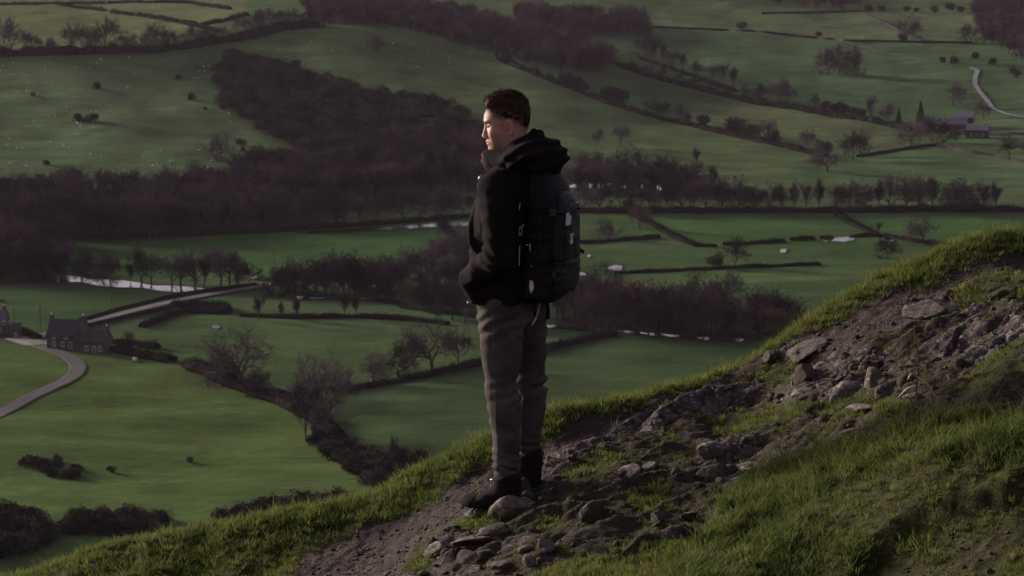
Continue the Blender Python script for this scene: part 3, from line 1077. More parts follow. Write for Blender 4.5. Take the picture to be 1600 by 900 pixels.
def stem_mesh(H, rad, seed, m, n=4):
    r = np.random.default_rng(seed); s = []
    for _ in range(n):
        p = np.array([r.normal(0, rad), r.normal(0, rad), -.2]); d = np.array([r.normal(0, .25), r.normal(0, .25), 1.0])
        s.append((p, p + d * H * .6, rad, rad * .4))
    V, F = tubes(s, 5)
    return mesh_np('trunk', V, F, True, [m])


TREE = {}


def per_copy_tone(m, lo, hi):
    """each tree its own shade of twig"""
    n = N(m)
    src = n.b.inputs['Base Color'].links[0].from_socket
    oi = n.new('ShaderNodeObjectInfo')
    n.color(n.mix(1.0, src, n.ramp(oi.outputs['Random'], [(0.0, lo), (1.0, hi)]), 'MULTIPLY'))


def make_tree_kinds():
    bark = varied('bark', (.040, .032, .030), (.085, .070, .062), 1.5, .95, .1, .5, .05)
    twig = varied('twigs', (.040, .030, .038), (.062, .048, .055), .25, 1.0, .0, 0)
    twig_d = varied('dark twigs', (.028, .021, .028), (.045, .034, .042), .25, 1.0, .0, 0)
    twig_r = varied('rusty twigs', (.060, .038, .030), (.078, .050, .036), .25, 1.0, .0, 0)
    ever = varied('evergreen leaves', (.022, .022, .018), (.040, .040, .028), .8, 1.0, .0, 0)
    gorse = varied('scrub leaves', (.024, .021, .021), (.046, .041, .034), .4, 1.0, .0, 0)
    hedge = varied('hedge twigs', (.012, .010, .010), (.020, .017, .016), .3, 1.0, .0, 0)
    for q in (twig, twig_d, twig_r, ever, gorse):
        per_copy_tone(q, .38, 1.9)
    TREE['mats'] = dict(bark=bark, twig=twig, twig_d=twig_d, twig_r=twig_r, ever=ever, gorse=gorse, hedge=hedge)
    T = TREE
    T['oak'] = [tree_meshes(s, 12, .56, .46, .08, .20, 5, 4200, .055, .26, (bark, twig)) for s in (1, 2, 3)]
    T['ash'] = [tree_meshes(s, 12, .42, .34, .22, .24, 5, 3600, .055, .18, (bark, twig)) for s in (4, 5, 6)]
    T['slim'] = [tree_meshes(s, 12, .28, .20, .6, .28, 5, 3000, .065, .14, (bark, twig)) for s in (7, 8)]
    T['dark'] = [tree_meshes(s, 12, .52, .30, .08, .16, 5, 6500, .09, .22, (bark, twig_d)) for s in (9, 10)]
    T['rust'] = [tree_meshes(s, 12, .50, .28, .2, .18, 5, 3000, .08, .2, (bark, twig_r)) for s in (11,)]
    T['bush'] = [(stem_mesh(2, .08, 20 + s, bark), leafy_mesh(30 + s, 3, 3.4, 1500, .19, gorse), None, 3.0) for s in range(3)]
    T['ever'] = [(stem_mesh(4, .16, 25 + s, bark), leafy_mesh(40 + s, 6, 5.5, 2600, .26, ever), None, 6.0) for s in range(2)]
    T['cone'] = [(stem_mesh(8, .18, 28, bark, 1), leafy_mesh(50, 10, 5.0, 3200, .30, ever, True), None, 10.0)]
    T['wood'] = [proto('wood_tree', t[2]) for t in
                 [tree_meshes(60 + s, 12, .42, .25, .3, .2, 4, 1700, .12, .2, (bark, [twig, twig_d, twig_d, twig][s])) for s in range(4)]
                 + [tree_meshes(66, 12, .42, .25, .3, .2, 4, 1500, .11, .2, (bark, twig_r))]]
    T['scrub'] = [proto('scrub_bush', leafy_mesh(70 + s, 3.2, 4.2, 1300, .22, [gorse, ever, gorse][s], name='scrub')) for s in range(3)]


def plant(kind, px, py, hpx, label, cat='tree', group=None, k=None, widen=1.0, name=None):
    p = at(px, py)
    d = p[1] * 1.01
    h = hpx / FPX * d
    opts = TREE[kind]
    tr, cr, _, H = opts[(int(px * 7 + py * 3) if k is None else k) % len(opts)]
    s = h / H * 1.22
    nm = name or {'oak': 'bare_tree', 'ash': 'bare_tree', 'slim': 'bare_tree', 'dark': 'bare_tree', 'rust': 'bare_tree', 'bush': 'bush', 'ever': 'evergreen_tree', 'cone': 'conifer_tree'}[kind]
    o = thing(nm, label, cat, (p[0], p[1], p[2] - .15), (0, 0, (px * 1.7 + py) % 6.28), group, (s * widen, s * widen, s))
    if hpx >= 16:
        link('trunk', tr, o); link('crown', cr, o)
    else:
        link('crown', cr, o); link('trunk', tr, o)
    return o


NTH = ['first', 'second', 'third', 'fourth', 'fifth', 'sixth', 'seventh', 'eighth', 'ninth', 'tenth', 'eleventh', 'twelfth', 'thirteenth',
       'fourteenth', 'fifteenth', 'sixteenth', 'seventeenth', 'eighteenth', 'nineteenth', 'twentieth', 'twenty-first', 'twenty-second',
       'twenty-third', 'twenty-fourth', 'twenty-fifth', 'twenty-sixth', 'twenty-seventh', 'twenty-eighth', 'twenty-ninth', 'thirtieth']


def row(kind, pts, what, group, cat='tree'):
    pts = sorted(pts)
    for i, q in enumerate(pts):
        kd = q[3] if len(q) > 3 else kind
        plant(kd, q[0], q[1], q[2], '%s from the left of the %s' % (NTH[i], what), cat, group)


def hedge(pix, h, w, label, wall=False, name=None, cat=None, group=None, seed=1, gaps=False):
    Q, L = path_pts(pix, 1.6 if not wall else 2.5)
    r = np.random.default_rng(seed + len(Q))
    n = len(Q)
    z = valley_z(Q[:, 0], Q[:, 1])
    t = np.gradient(Q, axis=0); t /= np.linalg.norm(t, axis=1, keepdims=True) + 1e-9
    s = np.c_[-t[:, 1], t[:, 0]]
    prof = [(-.5, -.3), (-.55, .35), (-.38, .85), (0, 1.0), (.38, .85), (.55, .35), (.5, -.3)] if not wall else [(-.5, -.3), (-.42, .95), (-.2, 1.0), (.2, 1.0), (.42, .95), (.5, -.3)]
    ns = len(prof)
    hv = h * (1 + (.30 if not wall else .06) * fbm2(np.arange(n) * .35, np.zeros(n) + seed, 3, seed))
    wv = w * (1 + (.25 if not wall else .05) * fbm2(np.arange(n) * .3 + 50, np.zeros(n) + seed, 3, seed))
    V = np.zeros((n, ns, 3))
    for k, (a, b) in enumerate(prof):
        j = (.10 if not wall else .02)
        V[:, k, 0] = Q[:, 0] + s[:, 0] * a * wv + r.normal(0, j, n) * h
        V[:, k, 1] = Q[:, 1] + s[:, 1] * a * wv + r.normal(0, j, n) * h
        V[:, k, 2] = z + b * hv * (.80 if not wall else 1)
    idx = np.arange(n * ns).reshape(n, ns)
    F = np.stack([idx[:-1, :-1], idx[1:, :-1], idx[1:, 1:], idx[:-1, 1:]], -1).reshape(-1, 4)
    cap = [F]
    VV = V.reshape(-1, 3)
    m = TREE['mats']['hedge'] if not wall else TREE['mats']['stone']
    tri = np.zeros((0, 3), int)
    if not wall:
        c = int(L * min(34, 12 + 9 * h))
        i = r.integers(0, n - 1, c); f = r.random(c)
        cx = Q[i, 0] * (1 - f) + Q[i + 1, 0] * f; cy = Q[i, 1] * (1 - f) + Q[i + 1, 1] * f
        a = r.uniform(0, math.pi, c); rr = np.sqrt(r.uniform(.4, 1.15, c))
        ox = np.cos(a) * rr * .6 * w; oz = np.sin(a) * rr * hv[i]
        P = np.c_[cx + s[i, 0] * ox, cy + s[i, 1] * ox, z[i] * (1 - f) + z[i + 1] * f + np.maximum(oz, .05)]
        d = r.normal(size=(c, 3)); d[:, 2] = np.abs(d[:, 2]) + .2; d /= np.linalg.norm(d, axis=1, keepdims=True)
        sd = np.cross(d, r.normal(size=(c, 3))); sd /= np.linalg.norm(sd, axis=1, keepdims=True) + 1e-9
        ll = r.uniform(.3, .8, (c, 1)) * min(h, 2.2) * .5
        T = np.stack([P - sd * .11, P + sd * .11, P + d * ll], 1).reshape(-1, 3)
        tri = np.arange(c * 3).reshape(-1, 3) + len(VV)
        VV = np.r_[VV, T]
    nm = name or ('dry_stone_wall' if wall else 'hedge')
    me = mesh_np(nm, VV, [F, tri] if len(tri) else [F], False, [m])
    return link(nm, me, label=label, category=cat or ('wall' if wall else 'hedge'), group=group)


def ribbon(name, pix, width, m, lift=.3, wfun=None, **props):
    Q, L = path_pts(pix, 3.0)
    n = len(Q)
    ker = np.ones(5) / 5
    if n > 8:
        for c in (0, 1):
            q = np.convolve(np.pad(Q[:, c], 2, 'edge'), ker, 'valid'); Q[1:-1, c] = q[1:-1]
    t = np.gradient(Q, axis=0); t /= np.linalg.norm(t, axis=1, keepdims=True) + 1e-9
    s = np.c_[-t[:, 1], t[:, 0]]
    w = np.full(n, width, float) if wfun is None else np.array([wfun(i / (n - 1)) for i in range(n)])
    K = 5
    V = np.zeros((n, K, 3))
    zc = valley_z(Q[:, 0], Q[:, 1])
    for k in range(K):
        a = k / (K - 1) - .5
        V[:, k, :2] = Q + s * (a * w)[:, None]
        V[:, k, 2] = np.maximum(zc, valley_z(V[:, k, 0], V[:, k, 1])) + lift if props.pop('drape', 0) else zc + lift
    idx = np.arange(n * K).reshape(n, K)
    F = np.stack([idx[:-1, :-1], idx[1:, :-1], idx[1:, 1:], idx[:-1, 1:]], -1).reshape(-1, 4)
    return link(name, mesh_np(name, V.reshape(-1, 3), F, True, [m]), **props)


def pool(name, px, py, wpx, hpx, m, lift=.25, seed=0):
    """irregular patch of standing water lying on the field"""
    A = np.linspace(0, 2 * math.pi, 40, endpoint=False)
    rr = 1 + .22 * noise2(np.cos(A) * 1.6 + seed, np.sin(A) * 1.6, seed) + .12 * noise2(np.cos(A) * 4 + seed, np.sin(A) * 4, seed + 1)
    P = hit_valley(px + np.cos(A) * rr * wpx / 2, py + np.sin(A) * rr * hpx / 2)
    z = P[:, 2].mean() + lift
    c = P.mean(0)
    V = np.r_[[[c[0], c[1], z]], np.c_[P[:, 0], P[:, 1], np.full(40, z)]]
    F = np.array([[0, 1 + i, 1 + (i + 1) % 40] for i in range(40)])
    if (np.cross(V[1] - V[0], V[2] - V[0])[2]) < 0:
        F = F[:, ::-1]
    return link(name, mesh_np(name, V, F, False, [m]), kind='structure')


def wood(name, polys, dens, protos, sc=(.8, 1.2), seed=1, label='', rusty=0.0, rad=1.0):
    """a far wood that reads as one mass"""
    r = np.random.default_rng(seed)
    out = []
    for P in polys:
        P = np.array(P, float)
        C = hit_valley(P[:, 0], P[:, 1])[:, :2]
        lo, hi = C.min(0), C.max(0)
        area = (hi - lo).prod()
        n = int(area * dens)
        q = np.c_[r.uniform(lo[0], hi[0], n), r.uniform(lo[1], hi[1], n)]
        # test in photo space so that curved ground keeps the outline
        z = valley_z(q[:, 0], q[:, 1]); px, py = proj(q[:, 0], q[:, 1], z)
        sd = poly_sd(px + 9 * fbm2(q[:, 0] / 14, q[:, 1] / 14, 2, 3), py + 5 * noise2(q[:, 0] / 17, q[:, 1] / 17, 4), P)
        q = q[sd < 0]
        # drop neighbours that stand too close
        cell = {}
        keep = []
        for i, (a, b) in enumerate(q):
            kx, ky = int(a / rad), int(b / rad)
            if (kx, ky) in cell:
                continue
            cell[(kx, ky)] = 1; keep.append(i)
        out.append(q[keep])
    q = np.concatenate(out)
    z = valley_z(q[:, 0], q[:, 1])
    n = len(q)
    s = r.uniform(sc[0], sc[1], n) * (1 + .34 * noise2(q[:, 0] / 22, q[:, 1] / 22, seed))
    w = r.uniform(.85, 1.25, n)
    k = len(protos)
    idx = r.integers(0, k if rusty == 0 else k - 1, n)
    if rusty:
        idx = np.where(r.random(n) < rusty, k - 1, idx)
    print(name, n)
    return scatter(name, protos, np.c_[q, z - .2], np.c_[r.normal(0, .05, n), r.normal(0, .05, n), r.uniform(0, 6.28, n)],
                   np.c_[s * w, s * w, s], idx, label=label)

# ------------------------------------------------------------------ what stands in the valley
def build_vegetation():
    make_tree_kinds()
    M = TREE['mats']
    M['stone'] = varied('field wall stone', (.014, .012, .012), (.026, .022, .022), 1.2, .95, .1, .5, .1)
    W_, SC = TREE['wood'], TREE['scrub']
    wood('hanging_wood', [[(-420, 312), (60, 302), (140, 305), (240, 306), (300, 300), (350, 290), (400, 268), (450, 262), (540, 262), (600, 240), (700, 222), (790, 222),
                           (790, 296), (700, 298), (600, 312), (500, 334), (440, 358), (350, 366), (200, 373), (105, 378), (95, 440), (-420, 446)]],
         .036, W_, (.75, 1.15), 3, 'bare winter wood filling the foot of the slope behind the man', .05, 4.2)
    wood('scrub_thicket', [[(340, 118), (372, 92), (440, 108), (510, 128), (580, 150), (650, 160), (700, 172), (745, 200), (760, 232), (640, 232), (590, 232), (540, 226), (480, 236), (430, 216), (392, 192), (352, 162)]],
         .055, SC, (1.0, 2.5), 4, 'dark rounded scrub covering the shoulder of the hill', 0, 3.4)
    wood('upper_wood', [[(480, 12), (620, 18), (720, 22), (860, 66), (960, 98), (940, 112), (870, 112), (790, 92), (700, 64), (640, 46), (560, 40), (490, 38)]],
         .022, W_, (.7, 1.2), 5, 'dark wood running along the far side of the ridge', 0, 4.5)
    wood('ridge_wood', [[(800, 24), (1012, 34), (1018, 58), (980, 60), (900, 52), (810, 42)]], .022, W_, (.8, 1.2), 6, 'block of slender bare trees above the ridge wood', 0, 4.5)
    wood('top_wood', [[(-200, -30), (200, -30), (500, -22), (770, -24), (1010, -6), (1350, 18), (1350, -60), (-200, -80)]], .006, W_, (.8, 1.3), 7, 'woods along the top of the far hills', 0, 6)
    wood('corner_wood', [[(1520, 20), (1560, 14), (1760, 0), (1760, 115), (1640, 112), (1590, 100), (1555, 72), (1530, 62)]], .022, W_, (.8, 1.25), 8, 'dark wood in the top right corner of the hillside', .0, 4.5)
    wood('riverside_wood', [[(875, 470), (1000, 500), (1150, 512), (1262, 505), (1240, 534), (1100, 534), (980, 522), (870, 512)],
                            [(875, 292), (940, 290), (1040, 292), (1115, 300), (1100, 304), (900, 298)]], .045, W_, (.7, 1.1), 9, 'thick bare wood along the stream behind the backpack', 0, 3.6)
    wood('stream_thicket', [[(400, 456), (470, 448), (560, 446), (640, 440), (790, 470), (800, 520), (700, 505), (640, 480), (600, 463), (430, 462)],
                            [(640, 415), (790, 400), (790, 470), (650, 440)]], .040, W_, (.5, .95), 10, 'tangled bare thicket along the stream left of the man', .06, 3.4)
    wood('gully_scrub', [[(505, 668), (540, 690), (600, 730), (660, 760), (700, 790), (600, 790), (555, 745), (520, 712), (490, 690)],
                         [(-60, 800), (60, 812), (80, 860), (-60, 890)], [(110, 812), (180, 806), (270, 812), (275, 838), (110, 840)], [(345, 812), (405, 806), (410, 830), (350, 832)],
                         [(410, 800), (520, 786), (545, 796), (480, 830), (410, 826)]], .30, SC, (.75, 1.35), 11, 'dark bushes in the gully under the edge of the hill', 0, 1.9)
    wood('field_scrub', [[(30, 722), (70, 716), (128, 738), (110, 750), (60, 742)]], .35, SC, (.5, .95), 12, 'low dark scrub patch in the nearest field', 0, 1.8)

    # rows of trees that can be told apart
    row('ash', [(18, 84, 50), (52, 84, 30), (78, 84, 24, 'dark'), (112, 84, 44), (140, 83, 36, 'oak'), (166, 82, 48), (196, 82, 32, 'dark'), (226, 81, 36, 'oak'), (250, 80, 40), (274, 78, 34, 'oak'),
                (300, 72, 30), (322, 68, 26, 'dark'), (344, 64, 24)],
        'bare trees in the top left hedge', 'bare trees in the top left hedge')
    row('dark', [(382, 52, 26), (402, 48, 30), (422, 45, 28), (441, 44, 24), (462, 42, 26), (484, 40, 28), (506, 42, 22)],
        'dark trees left of the ridge wood', 'dark trees at the crossing of the upper hedges')
    row('ash', [(128, 438, 44, 'dark'), (160, 440, 42, 'dark'), (172, 440, 36), (204, 442, 28, 'slim'), (222, 442, 50), (236, 443, 44), (268, 445, 44), (282, 446, 50, 'oak'), (305, 448, 56), (318, 449, 50, 'slim'),
                (344, 449, 58), (358, 449, 60), (372, 450, 50)],
        'bare trees along the bright river', 'bare trees along the bright river')
    row('dark', [(392, 446, 32), (424, 462, 42), (452, 460, 42), (474, 458, 50), (497, 462, 36), (520, 462, 46, 'ash'), (545, 460, 46), (574, 458, 48), (606, 452, 46), (628, 450, 40), (655, 446, 58, 'ash'),
                 (676, 440, 70, 'oak'), (700, 436, 72, 'ash')],
        'trees along the stream by the man', 'trees along the stream left of the man')
    row('ash', [(470, 356, 46, 'dark'), (492, 355, 50), (515, 354, 44, 'dark'), (538, 352, 48), (560, 351, 40, 'slim'), (580, 350, 46), (604, 348, 42), (630, 346, 48), (655, 345, 50), (684, 343, 46), (700, 342, 44, 'dark'), (722, 341, 48)],
        'bare trees along the foot of the wood', 'bare trees along the foot of the wood')
    row('slim', [(404, 500, 34), (465, 498, 36), (538, 496, 38), (556, 494, 30), (440, 497, 26)],
        'thin trees in front of the stream', 'thin trees in front of the stream')
    row('oak', [(582, 602, 48), (622, 588, 66), (675, 578, 78), (716, 572, 60, 'ash')], 'four bare trees beside the knees', 'four bare trees by the field wall')
    row('oak', [(905, 278, 40), (930, 284, 42, 'ash'), (968, 286, 40, 'dark'), (1000, 288, 62, 'oak'), (1030, 290, 42, 'ash'), (1058, 292, 40, 'dark'), (1088, 296, 44), (1108, 298, 36, 'dark')],
        'bare trees by the flooded ground', 'bare trees by the flood right of the hood')
    pr = [(912, 328, 36, 'ash'), (936, 329, 36), (968, 329, 40, 'dark'), (1000, 330, 38, 'dark'), (1022, 330, 30)]
    r = np.random.default_rng(44)
    x = 1044
    while x < 1612:
        pr.append((x, 329 - (x > 1300) * 1, float(r.uniform(33, 52)), ['ash', 'oak', 'dark', 'ash', 'slim'][r.integers(0, 5)])); x += r.uniform(17, 27)
    row('ash', pr[:30], 'long row of trees behind the flat fields', 'long row of bare trees at the right')
    row('ash', [(1195, 222, 32), (1262, 234, 32), (1150, 212, 26, 'bush'), (1062, 192, 26), (1072, 196, 20, 'dark'), (1098, 198, 18, 'bush'), (1022, 182, 26, 'dark'), (1036, 185, 24), (1174, 218, 22, 'bush'),
                (1208, 224, 20, 'bush'), (1288, 242, 20, 'bush')],
        'trees on the long diagonal hedge', 'trees on the long diagonal hedge')
    row('bush', [(836, 116, 12), (860, 124, 10), (884, 134, 20), (900, 138, 18), (912, 142, 14), (944, 152, 14), (958, 156, 18), (972, 162, 20), (776, 96, 14, 'slim'), (790, 98, 13)],
        'bushes on the upper diagonal hedge', 'bushes on the upper diagonal hedge', 'bush')
    row('ash', [(940, 92, 22, 'dark'), (1005, 92, 32, 'dark'), (1022, 96, 34, 'slim'), (1036, 100, 30, 'slim'), (1048, 106, 26), (1066, 112, 26, 'slim'), (1090, 118, 22, 'dark'), (1114, 126, 24), (1130, 132, 30, 'slim'),
                (1146, 138, 30, 'slim'), (1184, 156, 24, 'dark'), (1202, 162, 32, 'ash'), (1218, 164, 38, 'ash'), (1230, 165, 34)],
        'trees below the dark green hillside', 'trees below the dark green hillside')
    row('dark', [(990, 112, 16), (1010, 118, 18), (1034, 122, 16), (1060, 128, 14), (1086, 134, 16), (1112, 140, 14), (1166, 152, 18)],
        'low trees on the double hedge', 'low trees in the lower line of the double hedge')
    row('bush', [(1272, 170, 22, 'dark'), (1290, 174, 16), (1306, 178, 20, 'ever'), (1318, 180, 22, 'ever'), (1334, 182, 16, 'ever'), (1346, 184, 16, 'ever'), (1360, 188, 34, 'slim'), (1386, 192, 28, 'ash')],
        'trees on the hedge leading to the farm', 'trees on the hedge leading to the farm')
    row('bush', [(1358, 18, 10), (1377, 18, 9), (1417, 18, 8), (1432, 19, 7), (1460, 21, 12, 'ever'), (1483, 17, 14, 'ever'), (1500, 20, 12, 'ever')],
        'small bushes dotted along the top right', 'bushes dotted along the top right', 'bush')
    one = plant
    one('oak', 1293, 268, 36, 'round crowned dark tree standing alone in the green field right of centre', k=0, widen=1.25)
    one('ash', 1333, 252, 42, 'left of two taller bare trees beside the round crowned tree', k=1)
    one('oak', 1346, 246, 36, 'right of two taller bare trees beside the round crowned tree', k=2)
    one('oak', 1424, 228, 42, 'bare tree spreading in front of the farm at the left end', k=1)
    one('dark', 1470, 224, 36, 'dark tree standing directly in front of the farm roofs', k=0)
    one('dark', 1452, 214, 28, 'smaller dark tree between the conifer and the farm roofs', k=1)
    one('cone', 1438, 192, 27, 'tall pointed conifer behind the farm')
    one('cone', 1404, 198, 22, 'small pointed conifer left of the tall conifer')
    one('ash', 1576, 250, 36, 'bare tree on the stone wall below the farm near the right edge', k=2)
    one('ash', 1602, 246, 32, 'bare tree cut by the right edge below the farm', k=0)
    one('oak', 1488, 166, 36, 'lone bare tree leaning right on the slope above the farm', k=2)
    one('ash', 1536, 186, 26, 'thin bare tree beside the bend of the pale lane', k=1)
    one('ash', 1588, 130, 26, 'bare tree at the right edge beyond the pale lane', k=2)
    one('oak', 1416, 62, 38, 'bare tree on the wall at the top of the right hillside', k=0)
    one('ever', 1411, 66, 14, 'small dark evergreen at the foot of the bare tree on the wall')
    one('ever', 1278, 58, 10, 'tiny dark evergreen standing alone on the long far wall')
    one('ever', 1159, 46, 12, 'round dark evergreen on the far wall left of the tiny one', widen=1.3)
    one('dark', 1294, 116, 36, 'left tree of the clump on the dark green hillside', k=0, widen=.9)
    one('dark', 1310, 118, 42, 'middle tree of the clump on the dark green hillside', k=1, widen=.8)
    one('dark', 1332, 118, 42, 'right tree of the clump on the dark green hillside', k=0, widen=.8)
    one('bush', 1473, 98, 9, 'left of two low bushes beside the pale lane', 'bush')
    one('bush', 1490, 99, 11, 'right of two low bushes beside the pale lane', 'bush')
    one('bush', 1523, 92, 10, 'low bush just above the bend of the pale lane', 'bush')
    one('bush', 1551, 101, 10, 'low bush to the right of the lane bend', 'bush')
    one('dark', 1516, 68, 26, 'dark tree at the lower edge of the corner wood', k=1)
    one('oak', 378, 606, 96, 'large bare oak rising from the hedge in the middle of the lower fields', k=0)
    one('dark', 405, 618, 44, 'bushy dark tree right of the large bare oak', k=0)
    one('dark', 345, 600, 36, 'bushy dark tree left of the large bare oak', k=1)
    one('ash', 513, 686, 116, 'tallest slender bare tree beside the gully below the man', k=1)
    one('slim', 478, 688, 88, 'thin leaning tree left of the tallest slender tree', k=0)
    one('slim', 625, 752, 66, 'faint bare tree in the gully left of the boots', k=1)
    one('dark', 648, 748, 44, 'low bare tree in the gully nearest the grassy edge', k=1)
    one('ever', 1117, 418, 24, 'round dark evergreen standing in the flat fields', k=0, widen=1.2)
    one('ash', 1148, 416, 42, 'bare tree right beside the round dark evergreen', k=0)
    one('oak', 953, 374, 34, 'spreading bare tree in the flat field nearest the backpack', k=1)
    one('oak', 999, 358, 36, 'bare tree below the long hedge right of the backpack', k=2)
    one('oak', 1443, 378, 42, 'bare tree in the flat fields near the end of the grassy edge', k=0, widen=1.15)
    one('dark', 1387, 404, 34, 'low dark tree with many stems below the pale flood water', k=0)
    one('slim', 1373, 366, 18, 'tiny leafless tree on the junction of two hedges', k=0)
    one('oak', 940, 470, 62, 'bare tree immediately right of the backpack strap', k=1)
    one('oak', 1098, 486, 62, 'left of two crowns rising above the stream wood', k=0)
    one('ash', 1135, 488, 58, 'right of two crowns rising above the stream wood', k=1)
    one('ever', 1200, 508, 40, 'dark rounded tree at the right end of the stream wood', k=1)
    one('oak', 590, 80, 28, 'lone bare tree high on the green slope above the scrub', k=1)
    one('oak', 337, 250, 46, 'lone brown tree at the foot of the grazed slope', k=1)
    one('rust', 436, 256, 24, 'rusty brown tree between the scrub and the wood')
    one('ash', 934, 226, 24, 'left of two small bare trees on the slope right of the hood', k=0)
    one('ash', 969, 228, 32, 'right of two small bare trees on the slope right of the hood', k=1)
    one('slim', 1089, 258, 26, 'thin upright tree alone on the slope above the flood trees', k=1)
    one('ash', 983, 182, 18, 'small bare tree just below the long diagonal hedge', k=2)
    one('ash', 204, 534, 16, 'small bare tree in the field behind the stone house', k=1)
    # dark bushes dotted over the grazed slope
    for px, py, h, lb in [(152, 139, 10, 'round dark bush high on the grazed slope at the left'), (122, 190, 12, 'left bush of the dark clump on the grazed slope'), (134, 191, 9, 'low middle bush of the dark clump on the grazed slope'),
                          (145, 191, 13, 'right bush of the dark clump on the grazed slope'), (299, 156, 10, 'wide dark bush at the right of the grazed slope'), (278, 124, 7, 'small dark bush near the top of the grazed slope'),
                          (72, 258, 8, 'upper of two small dark bushes at the lower left'), (64, 280, 8, 'lower of two small dark bushes at the lower left'), (51, 150, 6, 'tiny dark bush near the left edge of the grazed slope'),
                          (376, 228, 11, 'wide dark bush beside the worn track'), (349, 172, 7, 'small dark bush just under the scrub'), (321, 172, 5, 'tiny dark bush left of the worn track'), (371, 275, 9, 'dark bush just above the wood beside the lone brown tree'),
                          (380, 236, 6, 'small dark bush under the wide one by the track'), (462, 106, 12, 'round dark bush above the scrub on the skyline of the slope'), (175, 738, 10, 'lone dark bush beside the low scrub in the nearest field'),
                          (297, 722, 9, 'small dark bush on the bank in the nearest field'), (414, 250, 9, 'tiny evergreen left of the rusty tree')]:
        one('bush', px, py, h, lb, 'bush', widen=1.15)

    # hedges and walls
    H = hedge
    H([(-330, 88), (60, 86), (150, 84), (240, 82), (300, 74), (340, 66), (400, 58), (440, 46), (500, 42)], 5.5, 6, 'tall thick hedge under the bare trees at the top left', seed=2)
    H([(-20, 8), (60, 7), (164, 5)], 2.2, 3, 'highest hedge at the left end of the top fields', seed=3)
    H([(168, 5), (240, 4), (290, 4)], 2.2, 3, 'second stretch of the highest hedge in the top fields', seed=4)
    H([(90, 8), (166, 18)], 2.2, 3, 'upper left stretch of the slanting hedge in the top fields', seed=5)
    H([(175, 20), (210, 25)], 2.2, 3, 'short middle stretch of the slanting hedge in the top fields', seed=6)
    H([(216, 25), (260, 32), (310, 42), (345, 52)], 2.6, 3, 'lower right stretch of the slanting hedge in the top fields', seed=7)
    H([(310, 42), (350, 33), (386, 24)], 2.4, 3, 'hedge closing the right end of the top yellowish field', seed=8)
    H([(254, 4), (292, 5), (330, 11), (360, 15)], 2.4, 3, 'hedge of the smallest field at the top left', seed=9)
    H([(780, 94), (840, 118), (900, 142), (960, 166), (1030, 186), (1100, 202), (1160, 216), (1215, 228), (1290, 246)], 2.6, 3.5, 'long diagonal hedge crossing the green slope right of the head', seed=10)
    H([(950, 96), (1000, 116), (1060, 132), (1130, 150), (1190, 164), (1240, 170), (1300, 182), (1360, 190), (1420, 204)], 3.2, 4.5, 'diagonal hedge running down to the farm', seed=11)
    H([(1000, 92), (1060, 112), (1110, 130), (1150, 144)], 2.0, 3, 'short upper hedge parallel to the one running to the farm', seed=12)
    H([(1018, 43), (1080, 46), (1180, 50), (1250, 58), (1330, 65), (1440, 67), (1520, 68)], 1.6, 1.6, 'long dark stone wall across the far right hillside', wall=True, seed=13)
    H([(1345, 22), (1380, 36), (1420, 56), (1440, 66)], 1.6, 1.6, 'stone wall slanting down past the bare tree at the top right', wall=True, seed=14)
    H([(1190, 22), (1280, 20), (1345, 18)], 1.6, 1.8, 'far stone wall beneath the wood at the top', wall=True, seed=15)
    H([(1340, 246), (1390, 238), (1440, 230), (1465, 228), (1500, 236), (1550, 244), (1620, 258)], 1.5, 1.6, 'dark stone wall running below the farm to the right edge', wall=True, seed=16)
    H([(1540, 206), (1620, 212)], 1.2, 1.6, 'stone wall to the right of the farm', wall=True, seed=17)
    H([(880, 331), (1000, 332), (1150, 332), (1300, 331), (1450, 330), (1640, 330)], 2.6, 5, 'long dark hedge under the row of bare trees at the right', seed=18)
    H([(985, 334), (1020, 352), (1060, 374), (1085, 384)], 1.6, 2.6, 'slanting hedge between the two flat fields right of the backpack', seed=19)
    H([(905, 381), (960, 377), (1030, 372)], 1.5, 2.4, 'level hedge between the backpack and the slanting hedge', seed=20)
    H([(1085, 385), (1120, 386)], 1.5, 2.4, 'shortest gapped piece of hedge in the middle of the flat fields', seed=21)
    H([(1132, 384), (1170, 381), (1226, 378)], 1.5, 2.4, 'first long piece of the gapped hedge across the flat fields', seed=22)
    H([(1236, 376), (1272, 374)], 1.5, 2.4, 'second long piece of the gapped hedge across the flat fields', seed=23)
    H([(1284, 374), (1300, 373)], 1.4, 2.4, 'piece of the gapped hedge beside the white flood pool', seed=24)
    H([(1330, 371), (1368, 368)], 1.4, 2.4, 'right end of the gapped hedge by the hedge junction', seed=25)
    H([(1304, 332), (1330, 350), (1352, 360), (1372, 370)], 1.6, 2.6, 'slanting hedge running down from the long row of trees', seed=26)
    H([(1384, 370), (1430, 378), (1500, 386)], 1.4, 2.4, 'hedge behind the grassy edge at the right', seed=27)
    H([(960, 428), (1050, 424), (1150, 419), (1280, 414)], 1.3, 2.0, 'thin dark hedge line crossing below the round evergreen', seed=28)
    H([(180, 546), (220, 556), (268, 566)], 2.0, 4, 'thick hedge leading away from the stone house', seed=29)
    H([(296, 572), (330, 584), (375, 606), (420, 622), (462, 636), (495, 656), (520, 684)], 2.6, 5, 'thick dark hedge winding down to the gully', seed=30)
    H([(515, 612), (560, 608), (620, 598), (690, 584), (760, 566), (850, 548), (900, 536), (960, 524)], 1.8, 2.6, 'hedge passing behind the knees of the man', seed=31)
    H([(425, 612), (450, 618), (476, 632)], 1.2, .9, 'low pale stone wall beside the small hut', wall=True, seed=32)
    H([(220, 512), (265, 494), (300, 486), (345, 488)], 1.6, 3, 'dark bank of hedge below the raised road', seed=33)
    H([(268, 478), (310, 480), (350, 482), (352, 490), (290, 488)], 2.2, 4, 'clump of dark hedge under the raised road', seed=34)
